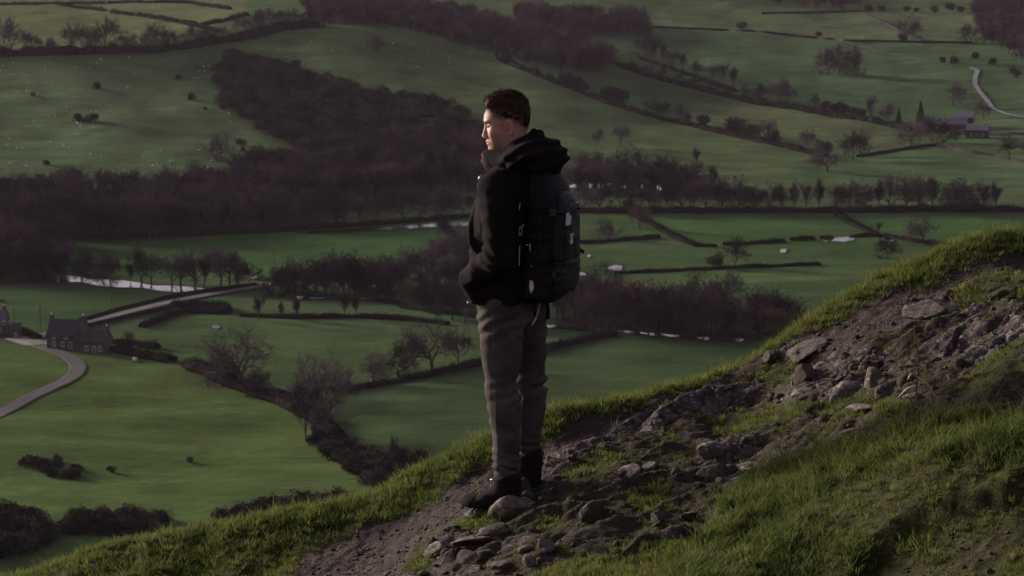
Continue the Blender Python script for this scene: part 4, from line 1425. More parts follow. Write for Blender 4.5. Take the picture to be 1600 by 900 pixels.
    H([(125, 503), (190, 484), (262, 466), (330, 455), (400, 447)], 1.2, 1.0, 'stone wall on the far side of the raised road', wall=True, seed=35)
    H([(130, 513), (200, 496), (270, 482)], 1.2, 1.0, 'stone wall on the near side of the raised road', wall=True, seed=36)
    H([(170, 538), (210, 541), (246, 545)], 1.8, 2.6, 'dark hedge behind the yard of the stone house', seed=37)
    H([(376, 494), (460, 497), (560, 496), (640, 500), (700, 508)], 1.4, 2.6, 'hedge along the near bank of the stream', seed=38)
    H([(100, 374), (250, 370), (400, 364), (560, 353), (690, 343), (760, 338)], 2.0, 3.5, 'hedge at the foot of the bare wood behind the flat field', seed=39)
    H([(690, 346), (700, 362), (716, 380)], 1.8, 3, 'short hedge running down from the wood left of the elbow', seed=40)
    H([(1130, 205), (1180, 218)], 1.2, 1.4, 'short stone wall on the yellow green slope', wall=True, seed=41)
    H([(0, 512), (40, 520), (60, 532)], 1.5, 2.4, 'dark hedge in front of the houses at the left edge', seed=42)

    # pale specks on the grazed slope
    stone = mat('pale field stone', (.62, .60, .56), .9, .1)
    sp = [proto('field_stone', rock_mesh(400 + i, (.55, .45, .32), 2, 6, .06, stone)) for i in range(3)]
    r = np.random.default_rng(9)
    px = r.uniform(-10, 400, 160); py = r.uniform(88, 292, 160)
    k = (poly_sd(px, py, [(0, 90), (330, 70), (350, 130), (380, 220), (330, 260), (280, 292), (0, 296)]) < 0) & (noise2(px / 40, py / 25, 6) > -.15)
    px, py = px[k], py[k]
    px = np.r_[px, px[:30] + r.uniform(4, 9, 30), r.uniform(400, 760, 22)]; py = np.r_[py, py[:30] + r.uniform(-2, 3, 30), r.uniform(60, 105, 22)]
    P = hit_valley(px, py)
    n = len(P)
    scatter('scattered_field_stones', sp, P + np.array([0, 0, .1]), np.c_[np.zeros(n), np.zeros(n), r.uniform(0, 6, n)], r.uniform(.5, 1.15, n), r.integers(0, 3, n),
            label='pale stones scattered over the grazed slope')


def build_roads_water():
    tar = varied('road tarmac', (.028, .025, .029), (.042, .037, .041), .6, .9, .2, .3, .02)
    ribbon('road', [(-60, 672), (0, 647), (35, 628), (62, 615), (95, 600), (114, 590), (124, 578), (120, 566), (104, 556), (80, 548), (62, 541)], 3.8, tar, .30, kind='structure')
    ver = varied('road verge', (.11, .10, .065), (.16, .14, .10), 1.0, .95, .1, 0)
    ribbon('road_verge', [(-60, 672), (0, 647), (35, 628), (62, 615), (95, 600), (114, 590), (124, 578), (120, 566), (104, 556), (80, 548), (62, 541)], 4.4, ver, .22, kind='structure')
    trk = varied('pale track', (.085, .077, .080), (.14, .126, .128), .5, .9, .2, 0)
    ribbon('raised_road', [(62, 541), (48, 534), (60, 527), (95, 518), (130, 508), (190, 491), (262, 474), (330, 461), (392, 452), (440, 440)], 4.0, trk, .45, kind='structure')
    yard = varied('yard gravel', (.15, .135, .13), (.24, .22, .21), .5, .95, .1, 0)
    ribbon('yard', [(30, 528), (60, 538), (96, 540)], 9, yard, .26, kind='structure')
    ribbon('yard_track', [(166, 540), (205, 545)], 7, yard, .26, kind='structure')
    ribbon('lane', [(1320, 66), (1352, 75), (1388, 84), (1440, 95), (1490, 102), (1520, 107)], 1.5, varied('worn lane', (.08, .08, .07), (.12, .115, .11), .3, .9, .2, 0), .45, kind='structure')
    ribbon('wet_lane', [(1516, 106), (1528, 111), (1524, 120), (1523, 132), (1532, 146), (1544, 160), (1550, 170), (1572, 179), (1620, 188)], 3.0,
           varied('wet lane', (.09, .09, .105), (.15, .15, .17), .3, .5, .5, 0), .5, kind='structure')
    wat = mat('flood water', (.02, .022, .024), .06, .6)
    wat.node_tree.nodes['Principled BSDF'].inputs['IOR'].default_value = 1.6
    n = N(wat); n.bump(n.noise(1.5, 3), .15, .03)
    ribbon('river', [(60, 433), (100, 438), (150, 441), (200, 447), (250, 451), (300, 455), (340, 457)], 15, wat, .35,
           wfun=lambda t: 5 + 9 * abs(math.sin(t * 9 + .6)) * (1 - .4 * t), kind='structure')
    ribbon('river_reach', [(480, 364), (540, 361), (600, 358), (650, 355), (700, 352), (740, 351)], 9, wat, .35,
           wfun=lambda t: 4.5 + 5 * t * abs(math.sin(t * 22)) + 3 * t, kind='structure')
    ribbon('stream', [(460, 467), (520, 468), (600, 469), (660, 486), (720, 492), (760, 496)], 7, wat, .35, wfun=lambda t: 1.5 + 5.0 * abs(math.sin(t * 17 + 1)), kind='structure')
    ribbon('stream_reach', [(845, 510), (920, 516), (1000, 522), (1080, 529), (1160, 534)], 8, wat, .35, wfun=lambda t: 1.2 + 4.5 * abs(math.sin(t * 24)) ** 2, kind='structure')
    for i, (px, py, w, h) in enumerate([(897, 292, 14, 4), (923, 290, 7, 8), (938, 292, 10, 5), (951, 288, 5, 4), (1001, 293, 10, 6), (1030, 294, 7, 10), (1057, 299, 5, 3), (1075, 299, 4, 3), (976, 294, 8, 4)]):
        pool('flood_pool', px, py, w, h * 1.6, wat, .35, 40 + i)
    for i, (px, py, w, h) in enumerate([(962, 420, 24, 6), (908, 429, 18, 4), (920, 401, 5, 3), (1317, 375, 34, 5), (1224, 393, 10, 4), (1454, 383, 20, 4), (1405, 371, 36, 4), (1388, 376, 20, 4),
                                        (518, 425, 24, 4), (395, 434, 14, 4), (222, 508, 12, 4), (338, 512, 12, 4), (2, 471, 8, 3), (1290, 376, 8, 3)]):
        pool('flood_pool', px, py, w, h * 1.5, wat, .30, i)


def box(bmv, x0, x1, y0, y1, z0, z1):
    b = len(bmv[0])
    bmv[0].extend([(x0, y0, z0), (x1, y0, z0), (x1, y1, z0), (x0, y1, z0), (x0, y0, z1), (x1, y0, z1), (x1, y1, z1), (x0, y1, z1)])
    bmv[1].extend([[b, b + 3, b + 2, b + 1], [b + 4, b + 5, b + 6, b + 7], [b, b + 1, b + 5, b + 4], [b + 1, b + 2, b + 6, b + 5], [b + 2, b + 3, b + 7, b + 6], [b + 3, b, b + 4, b + 7]])


def house(px, py, wpx, rot, D, Hh, Hr, label, mats, wins=(), chim=(), name='stone_house', cat='house', lean=None):
    """gabled house: walls, roof, chimneys, windows with frames"""
    p = at(px, py); d = p[1]
    L = wpx / FPX * d
    o = thing(name, label, cat, (p[0], p[1] + D * .5, p[2] - .1), (0, 0, rot))
    wl, rf, fr, gl = mats
    # walls with gables
    V = [(-L / 2, -D / 2, 0), (L / 2, -D / 2, 0), (L / 2, D / 2, 0), (-L / 2, D / 2, 0), (-L / 2, -D / 2, Hh), (L / 2, -D / 2, Hh), (L / 2, D / 2, Hh), (-L / 2, D / 2, Hh), (-L / 2, 0, Hh + Hr), (L / 2, 0, Hh + Hr)]
    me = bpy.data.meshes.new('wall'); me.from_pydata(V, [], [[0, 1, 5, 4], [1, 2, 6, 9, 5], [2, 3, 7, 6], [3, 0, 4, 8, 7]]); me.materials.append(wl)
    link('wall', me, o)
    e = .35; t = .22; sl = Hr / (D / 2)
    for s in (-1, 1):
        ye, ze = s * (D / 2 + e), Hh - e * sl
        V = [(-L / 2 - .25, ye, ze), (L / 2 + .25, ye, ze), (L / 2 + .25, 0, Hh + Hr + .02), (-L / 2 - .25, 0, Hh + Hr + .02)]
        V += [(a, b, c + t) for a, b, c in V]
        F = [[0, 3, 2, 1], [4, 5, 6, 7], [0, 1, 5, 4], [1, 2, 6, 5], [2, 3, 7, 6], [3, 0, 4, 7]]
        me = bpy.data.meshes.new('roof'); me.from_pydata(V, [], F); me.materials.append(rf)
        rr = link('roof', me, o)
    for cx in chim:
        b = ([], []); box(b, cx * L / 2 - .5, cx * L / 2 + .5, -.35, .35, Hh + Hr - .8, Hh + Hr + 1.3); box(b, cx * L / 2 - .6, cx * L / 2 + .6, -.45, .45, Hh + Hr + 1.303, Hh + Hr + 1.45)
        me = mesh_np('chimney', b[0], np.array(b[1]), False, [wl]); c = link('chimney', me, rr)
        b = ([], []); box(b, cx * L / 2 - .3, cx * L / 2 - .08, -.1, .1, Hh + Hr + 1.453, Hh + Hr + 1.9)
        link('chimney_pot', mesh_np('chimney_pot', b[0], np.array(b[1]), False, [fr]), o)
    for (cx, z, w, h, ty) in wins:
        x = cx * L / 2
        b = ([], [])
        for (a0, a1, c0, c1) in ((-w / 2, w / 2, -.08, 0), (-w / 2, w / 2, h, h + .08), (-w / 2, -w / 2 + .08, 0, h), (w / 2 - .08, w / 2, 0, h), (-.03, .03, 0, h)):
            box(b, x + a0, x + a1, -D / 2 - .06, -D / 2 + .04, z + c0, z + c1)
        f = link('window' if ty == 'w' else 'door', mesh_np('frame', b[0], np.array(b[1]), False, [fr]), o)
        b = ([], []); box(b, x - w / 2 + .01, x + w / 2 - .01, -D / 2 - .03, -D / 2 + .01, z, z + h)
        link('pane' if ty == 'w' else 'door_leaf', mesh_np('pane', b[0], np.array(b[1]), False, [gl]), f)
    return o


def build_buildings():
    wall = varied('house stone', (.065, .050, .044), (.12, .098, .082), .9, .95, .1, .6, .06)
    slate = varied('dark slate', (.030, .026, .032), (.055, .048, .056), .8, .8, .3, .4, .04)
    pslate = varied('pale slate', (.07, .062, .078), (.12, .11, .128), .5, .8, .3, .4, .04)
    white = mat('white paint', (.7, .7, .7), .6, .3)
    glass = mat('window glass', (.02, .02, .025), .1, .6)
    brown = mat('barn boards', (.06, .048, .045), .9, .1)
    steel = mat('sheet roof', (.14, .135, .15), .6, .4)
    M = (wall, slate, white, glass)
    house(104, 546, 58, -.16, 7.5, 4.0, 3.6, 'largest stone house with steep dark roof beside the road bend', M,
          [(-.6, .9, 1, 1.2, 'w'), (-.1, .9, 1, 1.2, 'w'), (.35, 0, 1, 2.1, 'd'), (.75, .9, 1, 1.2, 'w'), (-.6, 3.0, .9, 1.1, 'w'), (.1, 3.0, .9, 1.1, 'w'), (.7, 3.0, .9, 1.1, 'w')], (-.92, .9))
    house(148, 552, 40, -.16, 6.5, 3.2, 2.6, 'lower extension joined to the right end of the largest stone house', M,
          [(-.5, .8, .9, 1.2, 'w'), (.1, 0, 1, 2.0, 'd'), (.6, .8, .9, 1.2, 'w')], (.92,))
    house(128, 551, 13, 1.4, 4, 4.2, 2.0, 'gabled porch in front of the largest stone house', M, [(0, 1.2, .9, 1.2, 'w')], ())
    house(-12, 524, 40, .1, 7, 3.6, 3.0, 'slate roofed house cut by the left edge of the picture', (wall, pslate, white, glass), [(.5, 1, 1, 1.2, 'w'), (.8, 3, .9, 1, 'w')], (.8,))
    house(22, 529, 16, .2, 5, 2.4, 1.6, 'small stone outbuilding beside the house at the left edge', M, [(0, .8, .8, 1, 'w')], ())
    house(463, 622, 17, -.1, 3, 2.0, .8, 'small dark hut by the hedge in the lower fields', (brown, steel, brown, glass), [(-.3, .6, .6, .8, 'w')], (), 'hut', 'hut')
    for i, (px, py, w, D, Hh, Hr, lb, ms) in enumerate([
            (1474, 207, 24, 9, 4.5, 2.5, 'leftmost low farm building under the dark tree', (wall, pslate, white, glass)),
            (1500, 210, 26, 10, 5.5, 3.0, 'middle farm building with purple grey roof', (wall, pslate, white, glass)),
            (1531, 216, 34, 12, 4.2, 2.6, 'long low barn at the right end of the farm', (brown, pslate, white, glass)),
            (1508, 202, 30, 10, 6.5, 2.8, 'tall barn standing behind the other farm buildings', (brown, steel, white, glass)),
            (1452, 205, 14, 7, 5.0, 2.6, 'farmhouse with a pale gable near the tall conifer', (wall, pslate, white, glass))]):
        house(px, py, w, -.25, D, Hh, Hr, lb, ms, [(-.5, 1, 1.4, 1.6, 'w'), (.0, 0, 1.4, 2.4, 'd'), (.5, 1, 1.4, 1.6, 'w')], (), 'farm_building' if i != 4 else 'farmhouse', 'barn' if i != 4 else 'house')

    # parked vehicles and trailers, a few pixels each
    tyre = mat('tyre rubber', (.02, .02, .02), .9); dark = mat('vehicle glass', (.02, .022, .025), .15, .6)

    def van(px, py, wpx, rot, label, name, cat, body_col, L=4.6):
        p = at(px, py); o = thing(name, label, cat, (p[0], p[1], p[2] + .05), (0, 0, rot))
        s = (wpx / FPX * p[1]) / L; o.scale = (s, s, s)
        V = []
        prof = [(-.5, .35), (.5, .35), (.5, .95), (.36, 1.1), (.24, 1.75), (-.46, 1.85), (-.5, 1.2)]
        for yy in (-.9, .9):
            V += [(a * L, yy * (.92 if b > 1.3 else 1), b) for a, b in prof]
        n_ = len(prof); F = [list(range(n_))[::-1], list(range(n_, 2 * n_))] + [[k, (k + 1) % n_, n_ + (k + 1) % n_, n_ + k] for k in range(n_)]
        me = bpy.data.meshes.new('body'); me.from_pydata(V, [], F); me.materials.append(body_col)
        bd = link('body', me, o)
        for a0, a1 in ((-.42, -.12), (-.10, .22)):
            b = ([], []); box(b, a0 * L, a1 * L, -.93, .93, 1.2, 1.62); link('window', mesh_np('window', b[0], np.array(b[1]), False, [dark]), o)
        for a in (-.32, .32):
            for yy in (-.86, .86):
                A = np.linspace(0, 2 * math.pi, 12, endpoint=False)
                V = np.r_[np.c_[a * L + .34 * np.cos(A), np.full(12, yy - .1), .34 + .34 * np.sin(A)], np.c_[a * L + .34 * np.cos(A), np.full(12, yy + .1), .34 + .34 * np.sin(A)]]
                me = bpy.data.meshes.new('wheel'); me.from_pydata([tuple(v) for v in V], [], [list(range(12)), list(range(12, 24))[::-1]] + [[k, 12 + k, 12 + (k + 1) % 12, (k + 1) % 12] for k in range(12)])
                me.materials.append(tyre); link('wheel', me, o)
    van(36, 518, 13, .3, 'white van parked between the houses at the left', 'parked_van', 'van', white)
    van(236, 542, 11, .0, 'white car parked at the end of the yard hedge', 'parked_car', 'car', white)
    van(111, 505, 11, .2, 'white car on the raised road just behind the roof of the house', 'parked_car', 'car', white)
    # round bale wrapped in pale plastic
    p = at(211, 565); A = np.linspace(0, 2 * math.pi, 16, endpoint=False)
    V = []
    for xx, rr in ((-.6, .45), (-.52, .6), (.52, .6), (.6, .45)):
        V += [(xx, rr * math.cos(a), .6 + rr * math.sin(a)) for a in A]
    F = [list(range(16)), list(range(48, 64))[::-1]] + [[16 * j + k, 16 * j + (k + 1) % 16, 16 * (j + 1) + (k + 1) % 16, 16 * (j + 1) + k] for j in range(3) for k in range(16)]
    me = bpy.data.meshes.new('wrapped_bale'); me.from_pydata(V, [], F); me.materials.append(mat('pale wrap', (.55, .50, .36), .6, .3)); me.polygons.foreach_set('use_smooth', [True] * len(F))
    link('wrapped_bale', me, loc=(p[0], p[1], p[2] - .05), label='pale wrapped bale lying in the field below the yard hedge', category='bale')
    # timber poles
    wood_m = varied('pole timber', (.05, .04, .035), (.08, .065, .055), 2, .9, .1, 0)
    for px, py, h, lb in [(22, 512, 34, 'timber pole behind the white van at the left'), (63, 512, 36, 'timber pole left of the roof of the stone house'), (175, 491, 27, 'timber pole standing beside the raised road'),
                          (428, 412, 36, 'slender pole in the flat green field left of the man')]:
        p = at(px, py); H_ = h / FPX * p[1]
        V, F = tubes([(np.array([0, 0, -.3]), np.array([0, 0, H_]), .16, .11)], 8)
        o = thing('utility_pole', lb, 'pole', tuple(p), (0, 0, .3), 'timber poles in the valley')
        link('post', mesh_np('post', V, F, True, [wood_m]), o)
        b = ([], []); box(b, -.8, .8, -.06, .06, H_ - .6, H_ - .48)
        link('cross_arm', mesh_np('cross_arm', b[0], np.array(b[1]), False, [wood_m]), o)
        V, F = tubes([(np.array([k * .35, 0, H_ - .48]), np.array([k * .35, 0, H_ - .3]), .05, .04) for k in (-2, 0, 2)], 5)
        link('insulators', mesh_np('insulators', V, F, True, [white]), o)

# ------------------------------------------------------------------ smooth solid modelling on a grid
def sdf_mesh(name, f, lo, hi, h, m, attr=None, smooth=True, parent=None, slab=24):
    """surface nets over the field f(x, y, z) (negative inside)"""
    lo = np.array(lo, float); hi = np.array(hi, float)
    n = np.ceil((hi - lo) / h).astype(int) + 1
    ax = [lo[i] + np.arange(n[i]) * h for i in range(3)]
    D = np.empty(n, np.float32)
    for i in range(0, n[0], slab):
        X, Y, Z = np.meshgrid(ax[0][i:i + slab], ax[1], ax[2], indexing='ij')
        D[i:i + slab] = f(X, Y, Z)
    ins = D < 0
    acc = np.zeros(tuple(n - 1) + (3,), np.float32); cnt = np.zeros(tuple(n - 1), np.int16)
    c = [slice(0, -1), slice(1, None)]
    for a in range(3):
        o1, o2 = [k for k in range(3) if k != a]
        for s1 in (0, 1):
            for s2 in (0, 1):
                s = [None] * 3
                s[o1] = c[s1]; s[o2] = c[s2]
                s[a] = c[0]; A = D[tuple(s)]
                s[a] = c[1]; B = D[tuple(s)]
                cr = (A < 0) != (B < 0)
                t = np.where(cr, A / np.where(cr, A - B, 1), 0)
                acc[..., a] += np.where(cr, t, 0); acc[..., o1] += cr * s1; acc[..., o2] += cr * s2
                cnt += cr
    act = cnt > 0
    ids = np.full(cnt.shape, -1, np.int64); ids[act] = np.arange(act.sum())
    I = np.argwhere(act)
    V = lo + (I + acc[act] / cnt[act][:, None]) * h
    Q = []
    for a in range(3):
        o1, o2 = [(1, 2), (2, 0), (0, 1)][a]
        s = [slice(1, -1)] * 3; s[a] = slice(0, -1)
        s2 = [slice(1, -1)] * 3; s2[a] = slice(1, None)
        A = ins[tuple(s)]; B = ins[tuple(s2)]
        E = np.argwhere(A != B)
        if not len(E):
            continue
        flip = A[tuple(E.T)]
        base = E + 1; base[:, a] -= 1
        def g(d1, d2):
            q = base.copy(); q[:, o1] += d1; q[:, o2] += d2
            return ids[tuple(q.T)]
        q = np.stack([g(-1, -1), g(0, -1), g(0, 0), g(-1, 0)], 1)
        q = np.where(flip[:, None], q, q[:, ::-1])
        Q.append(q)
    Q = np.concatenate(Q)
    Q = Q[(Q >= 0).all(1)]
    at_ = attr(V) if attr else None
    me = mesh_np(name, V, Q, smooth, [m], at_)
    return link(name, me, parent) if parent is not False else me


def smin(a, b, k):
    h = np.clip(.5 + .5 * (b - a) / k, 0, 1)
    return b * (1 - h) + a * h - k * h * (1 - h)


def smax(a, b, k):
    return -smin(-a, -b, k)


def caps(x, y, z, a, b, ra, rb, sy=1.0):
    a = np.array(a, float); b = np.array(b, float); d = b - a; L2 = (d * d).sum()
    t = np.clip(((x - a[0]) * d[0] + (y - a[1]) * d[1] + (z - a[2]) * d[2]) / L2, 0, 1)
    return np.sqrt((x - a[0] - t * d[0]) ** 2 + ((y - a[1] - t * d[1]) / sy) ** 2 + (z - a[2] - t * d[2]) ** 2) - (ra + (rb - ra) * t)


def ell(x, y, z, c, r):
    q = np.sqrt(((x - c[0]) / r[0]) ** 2 + ((y - c[1]) / r[1]) ** 2 + ((z - c[2]) / r[2]) ** 2)
    return (q - 1) * min(r)


def rbox(x, y, z, c, b, r):
    qx = np.abs(x - c[0]) - b[0] + r; qy = np.abs(y - c[1]) - b[1] + r; qz = np.abs(z - c[2]) - b[2] + r
    return np.sqrt(np.maximum(qx, 0) ** 2 + np.maximum(qy, 0) ** 2 + np.maximum(qz, 0) ** 2) + np.minimum(np.maximum(qx, np.maximum(qy, qz)), 0) - r


def loft(x, y, z, tab, p=2.2):
    """stack of superellipses: rows of (z, cx, cy, rx, ry)"""
    T = np.array(tab); zz = np.clip(z, T[0, 0], T[-1, 0])
    cx, cy, rx, ry = [np.interp(zz, T[:, 0], T[:, i]) for i in (1, 2, 3, 4)]
    q = ((np.abs(x - cx) / rx) ** p + (np.abs(y - cy) / ry) ** p) ** (1 / p)
    d = (q - 1) * np.minimum(rx, ry)
    return smax(d, np.maximum(T[0, 0] - z, z - T[-1, 0]), .02)


def pline(x, y, z, pts, r):
    d = 9
    for a, b in zip(pts[:-1], pts[1:]):
        d = np.minimum(d, caps(x, y, z, a, b, r, r))
    return d


# ------------------------------------------------------------------ the man
def fabric(name, c1, c2, scale=60, rough=.85, spec=.25, bump=.3, sheen=.0):
    m = mat(name, c1, rough, spec); n = N(m)
    f = n.noise(7, 5); n.color(n.ramp(f, [(.3, c1), (.7, c2)]))
    w = n.new('ShaderNodeTexWave'); w.inputs['Scale'].default_value = scale * 3; w.inputs['Distortion'].default_value = 1.0
    n.l(n.tc.outputs['Object'], w.inputs['Vector'])
    n.bump(n.math('ADD', n.noise(scale * 6, 4), n.math('MULTIPLY', w.outputs['Fac'], .4)), bump, .0015)
    if sheen:
        n.b.inputs['Sheen Weight'].default_value = sheen
        n.b.inputs['Sheen Roughness'].default_value = .45
    return m


def head_field(x, y, z):
    """head frame: face to -x, origin level with the brow"""
    ay = np.abs(y)
    skull = ell(x, y, z, (.010, 0, .018), (.096, .077, .096))
    skull = smin(skull, ell(x, y, z, (.035, 0, -.005), (.070, .070, .080)), .03)
    face = loft(x, y, z, [(-.140, -.060, 0, .020, .020), (-.128, -.050, 0, .036, .034), (-.105, -.036, 0, .050, .048), (-.075, -.026, 0, .060, .058),
                          (-.045, -.020, 0, .068, .064), (-.01, -.014, 0, .076, .069), (.03, -.008, 0, .082, .070)], 2.15)
    d = smin(skull, face, .022)
    d = smin(d, ell(x, ay, z, (-.030, .040, -.078), (.038, .024, .034)), .02)
    jaw = caps(x, ay, z, (.022, .052, -.075), (-.052, .022, -.124), .020, .018)
    d = smin(d, jaw, .022)
    d = smin(d, ell(x, y, z, (-.070, 0, -.124), (.018, .020, .017)), .014)          # chin
    d = smin(d, ell(x, ay, z, (-.052, .045, -.050), (.026, .020, .022)), .022)       # cheekbone
    d = smin(d, ell(x, ay, z, (-.082, .020, .000), (.013, .024, .009)), .012)        # brow
    d = smax(d, -ell(x, ay, z, (-.094, .031, -.022), (.019, .019, .013)), .010)      # eye socket
    d = smin(d, ell(x, ay, z, (-.0720, .030, -.0225), (.0118, .0135, .0105)), .003)  # eyeball under lids
    lid = ell(x, ay, z, (-.0735, .031, -.0175), (.0125, .0165, .0055))
    d = smin(d, lid, .003)
    nose = caps(x, y, z, (-.084, 0, -.012), (-.100, 0, -.061), .0075, .0096)
    nose = smin(nose, ell(x, y, z, (-.101, 0, -.066), (.0112, .0105, .0092)), .006)
    nose = smin(nose, ell(x, ay, z, (-.092, .0125, -.070), (.0115, .0068, .0078)), .006)
    nose = smin(nose, caps(x, y, z, (-.082, 0, -.070), (-.088, 0, -.072), .010, .008), .006)
    d = smin(d, nose, .009)
    d = smax(d, -ell(x, ay, z, (-.096, .0065, -.0775), (.0055, .0032, .0036)), .002)
    d = smin(d, ell(x, y, z, (-.074, 0, -.096), (.019, .027, .017)), .012)            # muzzle
    d = smin(d, ell(x, y, z, (-.0895, 0, -.0905), (.0078, .021, .0046)), .004)         # upper lip
    d = smin(d, ell(x, y, z, (-.0870, 0, -.1015), (.0078, .018, .0050)), .004)         # lower lip
    d = smax(d, -ell(x, y, z, (-.0970, 0, -.0958), (.010, .022, .0013)), .0015)
    return d


def ear_field(x, y, z):
    ay = np.abs(y)
    # tilt back a little
    c, s = math.cos(.22), math.sin(.22)
    ex = (x - .012) * c + (z + .034) * s; ez = -(x - .012) * s + (z + .034) * c
    ey = ay - .077 - .30 * (ex + .016)
    o = ell(ex, ey, ez, (0, 0, 0), (.0195, .0085, .0335))
    o = smin(o, ell(ex, ey, ez, (-.004, -.001, -.024), (.011, .008, .012)), .006)
    r = np.sqrt((ex / .0145) ** 2 + (ez / .0265) ** 2)
    bowl = ell(ex, ey, ez, (-.001, .0085, .001), (.0125, .0065, .0235))
    o = smax(o, -bowl, .003)
    inner = caps(ex, ey, ez, (.006, .001, .012), (.008, .001, -.012), .0032, .0032)
    o = smin(o, inner, .004)
    o = smax(o, -ell(ex, ey, ez, (-.006, .004, -.006), (.005, .008, .007)), .002)
    tr = ell(ex, ey, ez, (-.013, .003, -.005), (.004, .005, .007))
    return smin(o, tr, .003)


HY = math.radians(3)
HP = math.radians(6)
HO = (-.030, 0.0, 1.716)


def to_head(x, y, z):
    X, Y, Z = x - HO[0], y - HO[1], z - HO[2]
    a = HY - BODY_YAW
    c, s = math.cos(a), math.sin(a)
    X, Y = X * c + Y * s, -X * s + Y * c
    c, s = math.cos(HP), math.sin(HP)
    return X * c + Z * s, Y, -X * s + Z * c


BODY_YAW = math.radians(-25)
MAN_S = .960

TORSO = [(.880, -.012, 0, .152, .198), (.93, -.015, 0, .166, .212), (1.05, -.015, 0, .166, .212), (1.18, -.012, 0, .158, .208), (1.30, .0, 0, .152, .208),
         (1.40, .012, 0, .140, .204), (1.465, .022, 0, .120, .178), (1.51, .028, 0, .098, .135), (1.56, .03, 0, .080, .09)]
ARM_L = [(.012, -.188, 1.425), (.070, -.262, 1.135), (-.105, -.185, 1.005)]
ARM_R = [(.012, .188, 1.425), (.065, .262, 1.135), (-.105, .185, 1.005)]


def jacket_field(x, y, z):
    wx = x + .010 * noise3(x * 9, y * 9, z * 9, 1)
    d = loft(x, y, z, TORSO, 2.3)
    for A in (ARM_L, ARM_R):
        s_ = -1 if A is ARM_L else 1
        up = caps(x, y, z, A[0], A[1], .082, .066)
        fo = caps(x, y, z, A[1], A[2], .066, .056)
        arm = smin(up, fo, .03)
        # folds round the inside of the elbow and along the sleeve
        t = (z - A[1][2])
        fold = np.sin((z * 1.0 + x * .55 + .02 * noise3(x * 14, y * 14, z * 14, 4)) * 115)
        arm = arm - .0055 * np.exp(-((t - .005) / .085) ** 2) * fold
        arm = arm - .004 * np.exp(-((t - .20) / .10) ** 2) * np.sin((z + x * .3 + .03 * noise3(x * 9, y * 9, z * 9, 6)) * 80)
        d = smin(d, arm, .022)
    # pocket bulge
    d = smin(d, ell(x, np.abs(y), z, (-.112, .150, .985), (.050, .060, .080)), .04)
    # hem band and soft blouson above it
    band = np.abs(z - .915)
    d = d + .007 * np.exp(-(band / .012) ** 2)
    # crumpled cloth
    n1 = noise3(x * 11 + 3, y * 11, z * 7, 7)
    ridg = 1 - np.abs(noise3(x * 10 + z * 4, y * 10, z * 15 - x * 5, 8)) * 2
    low = sstep(1.25, 1.0, z)
    d = d - .006 * n1 - (.0035 + .0035 * low) * ridg
    d = smax(d, .897 - z + .006 * noise3(x * 6, y * 6, 0 * z, 9), .010)
    return d


def hood_field(x, y, z):
    # collar wrapping the chin and rising to the nape, then the hood lying behind
    col = loft(x, y, z - .30 * x, [(1.47, .030, 0, .118, .130), (1.54, -.004, 0, .120, .112), (1.585, -.016, 0, .116, .096), (1.612, -.016, 0, .112, .090)], 2.1)
    hood = ell(x, y, z, (.130, 0, 1.568), (.122, .150, .078))
    hood = smin(hood, ell(x, y, z, (.070, 0, 1.545), (.125, .160, .062)), .03)
    hood = smin(hood, ell(x, y, z, (.195, 0, 1.535), (.050, .120, .060)), .03)
    peak = caps(x, y, z, (.098, -.03, 1.600), (.118, -.02, 1.668), .040, .014)
    peak = smin(peak, caps(x, y, z, (.100, .05, 1.600), (.120, .03, 1.655), .040, .016), .03)
    hood = smin(hood, peak, .022)
    d = smin(col, hood, .016)
    # neck opening
    cav = loft(x, y, z - .30 * x, [(1.53, -.012, 0, .088, .078), (1.59, -.014, 0, .104, .082), (1.64, -.014, 0, .112, .088), (1.8, 0, 0, .125, .110)], 2.0)
    d = smax(d, -cav, .010)
    f1 = np.sin((z * 1.0 - x * .55 + .035 * noise3(x * 8, y * 8, z * 8, 12)) * 95)
    f2 = 1 - 2 * np.abs(noise3(x * 13, y * 10, z * 20 + x * 9, 13))
    d = d - .0045 * f1 * sstep(-.05, .12, x) - .004 * f2
    return d


LEGS = [[(-.012, -.092, .90), (-.004, -.102, .50), (.022, -.100, .12)],
        [(.012, .092, .90), (.036, .100, .52), (.036, .104, .16)]]


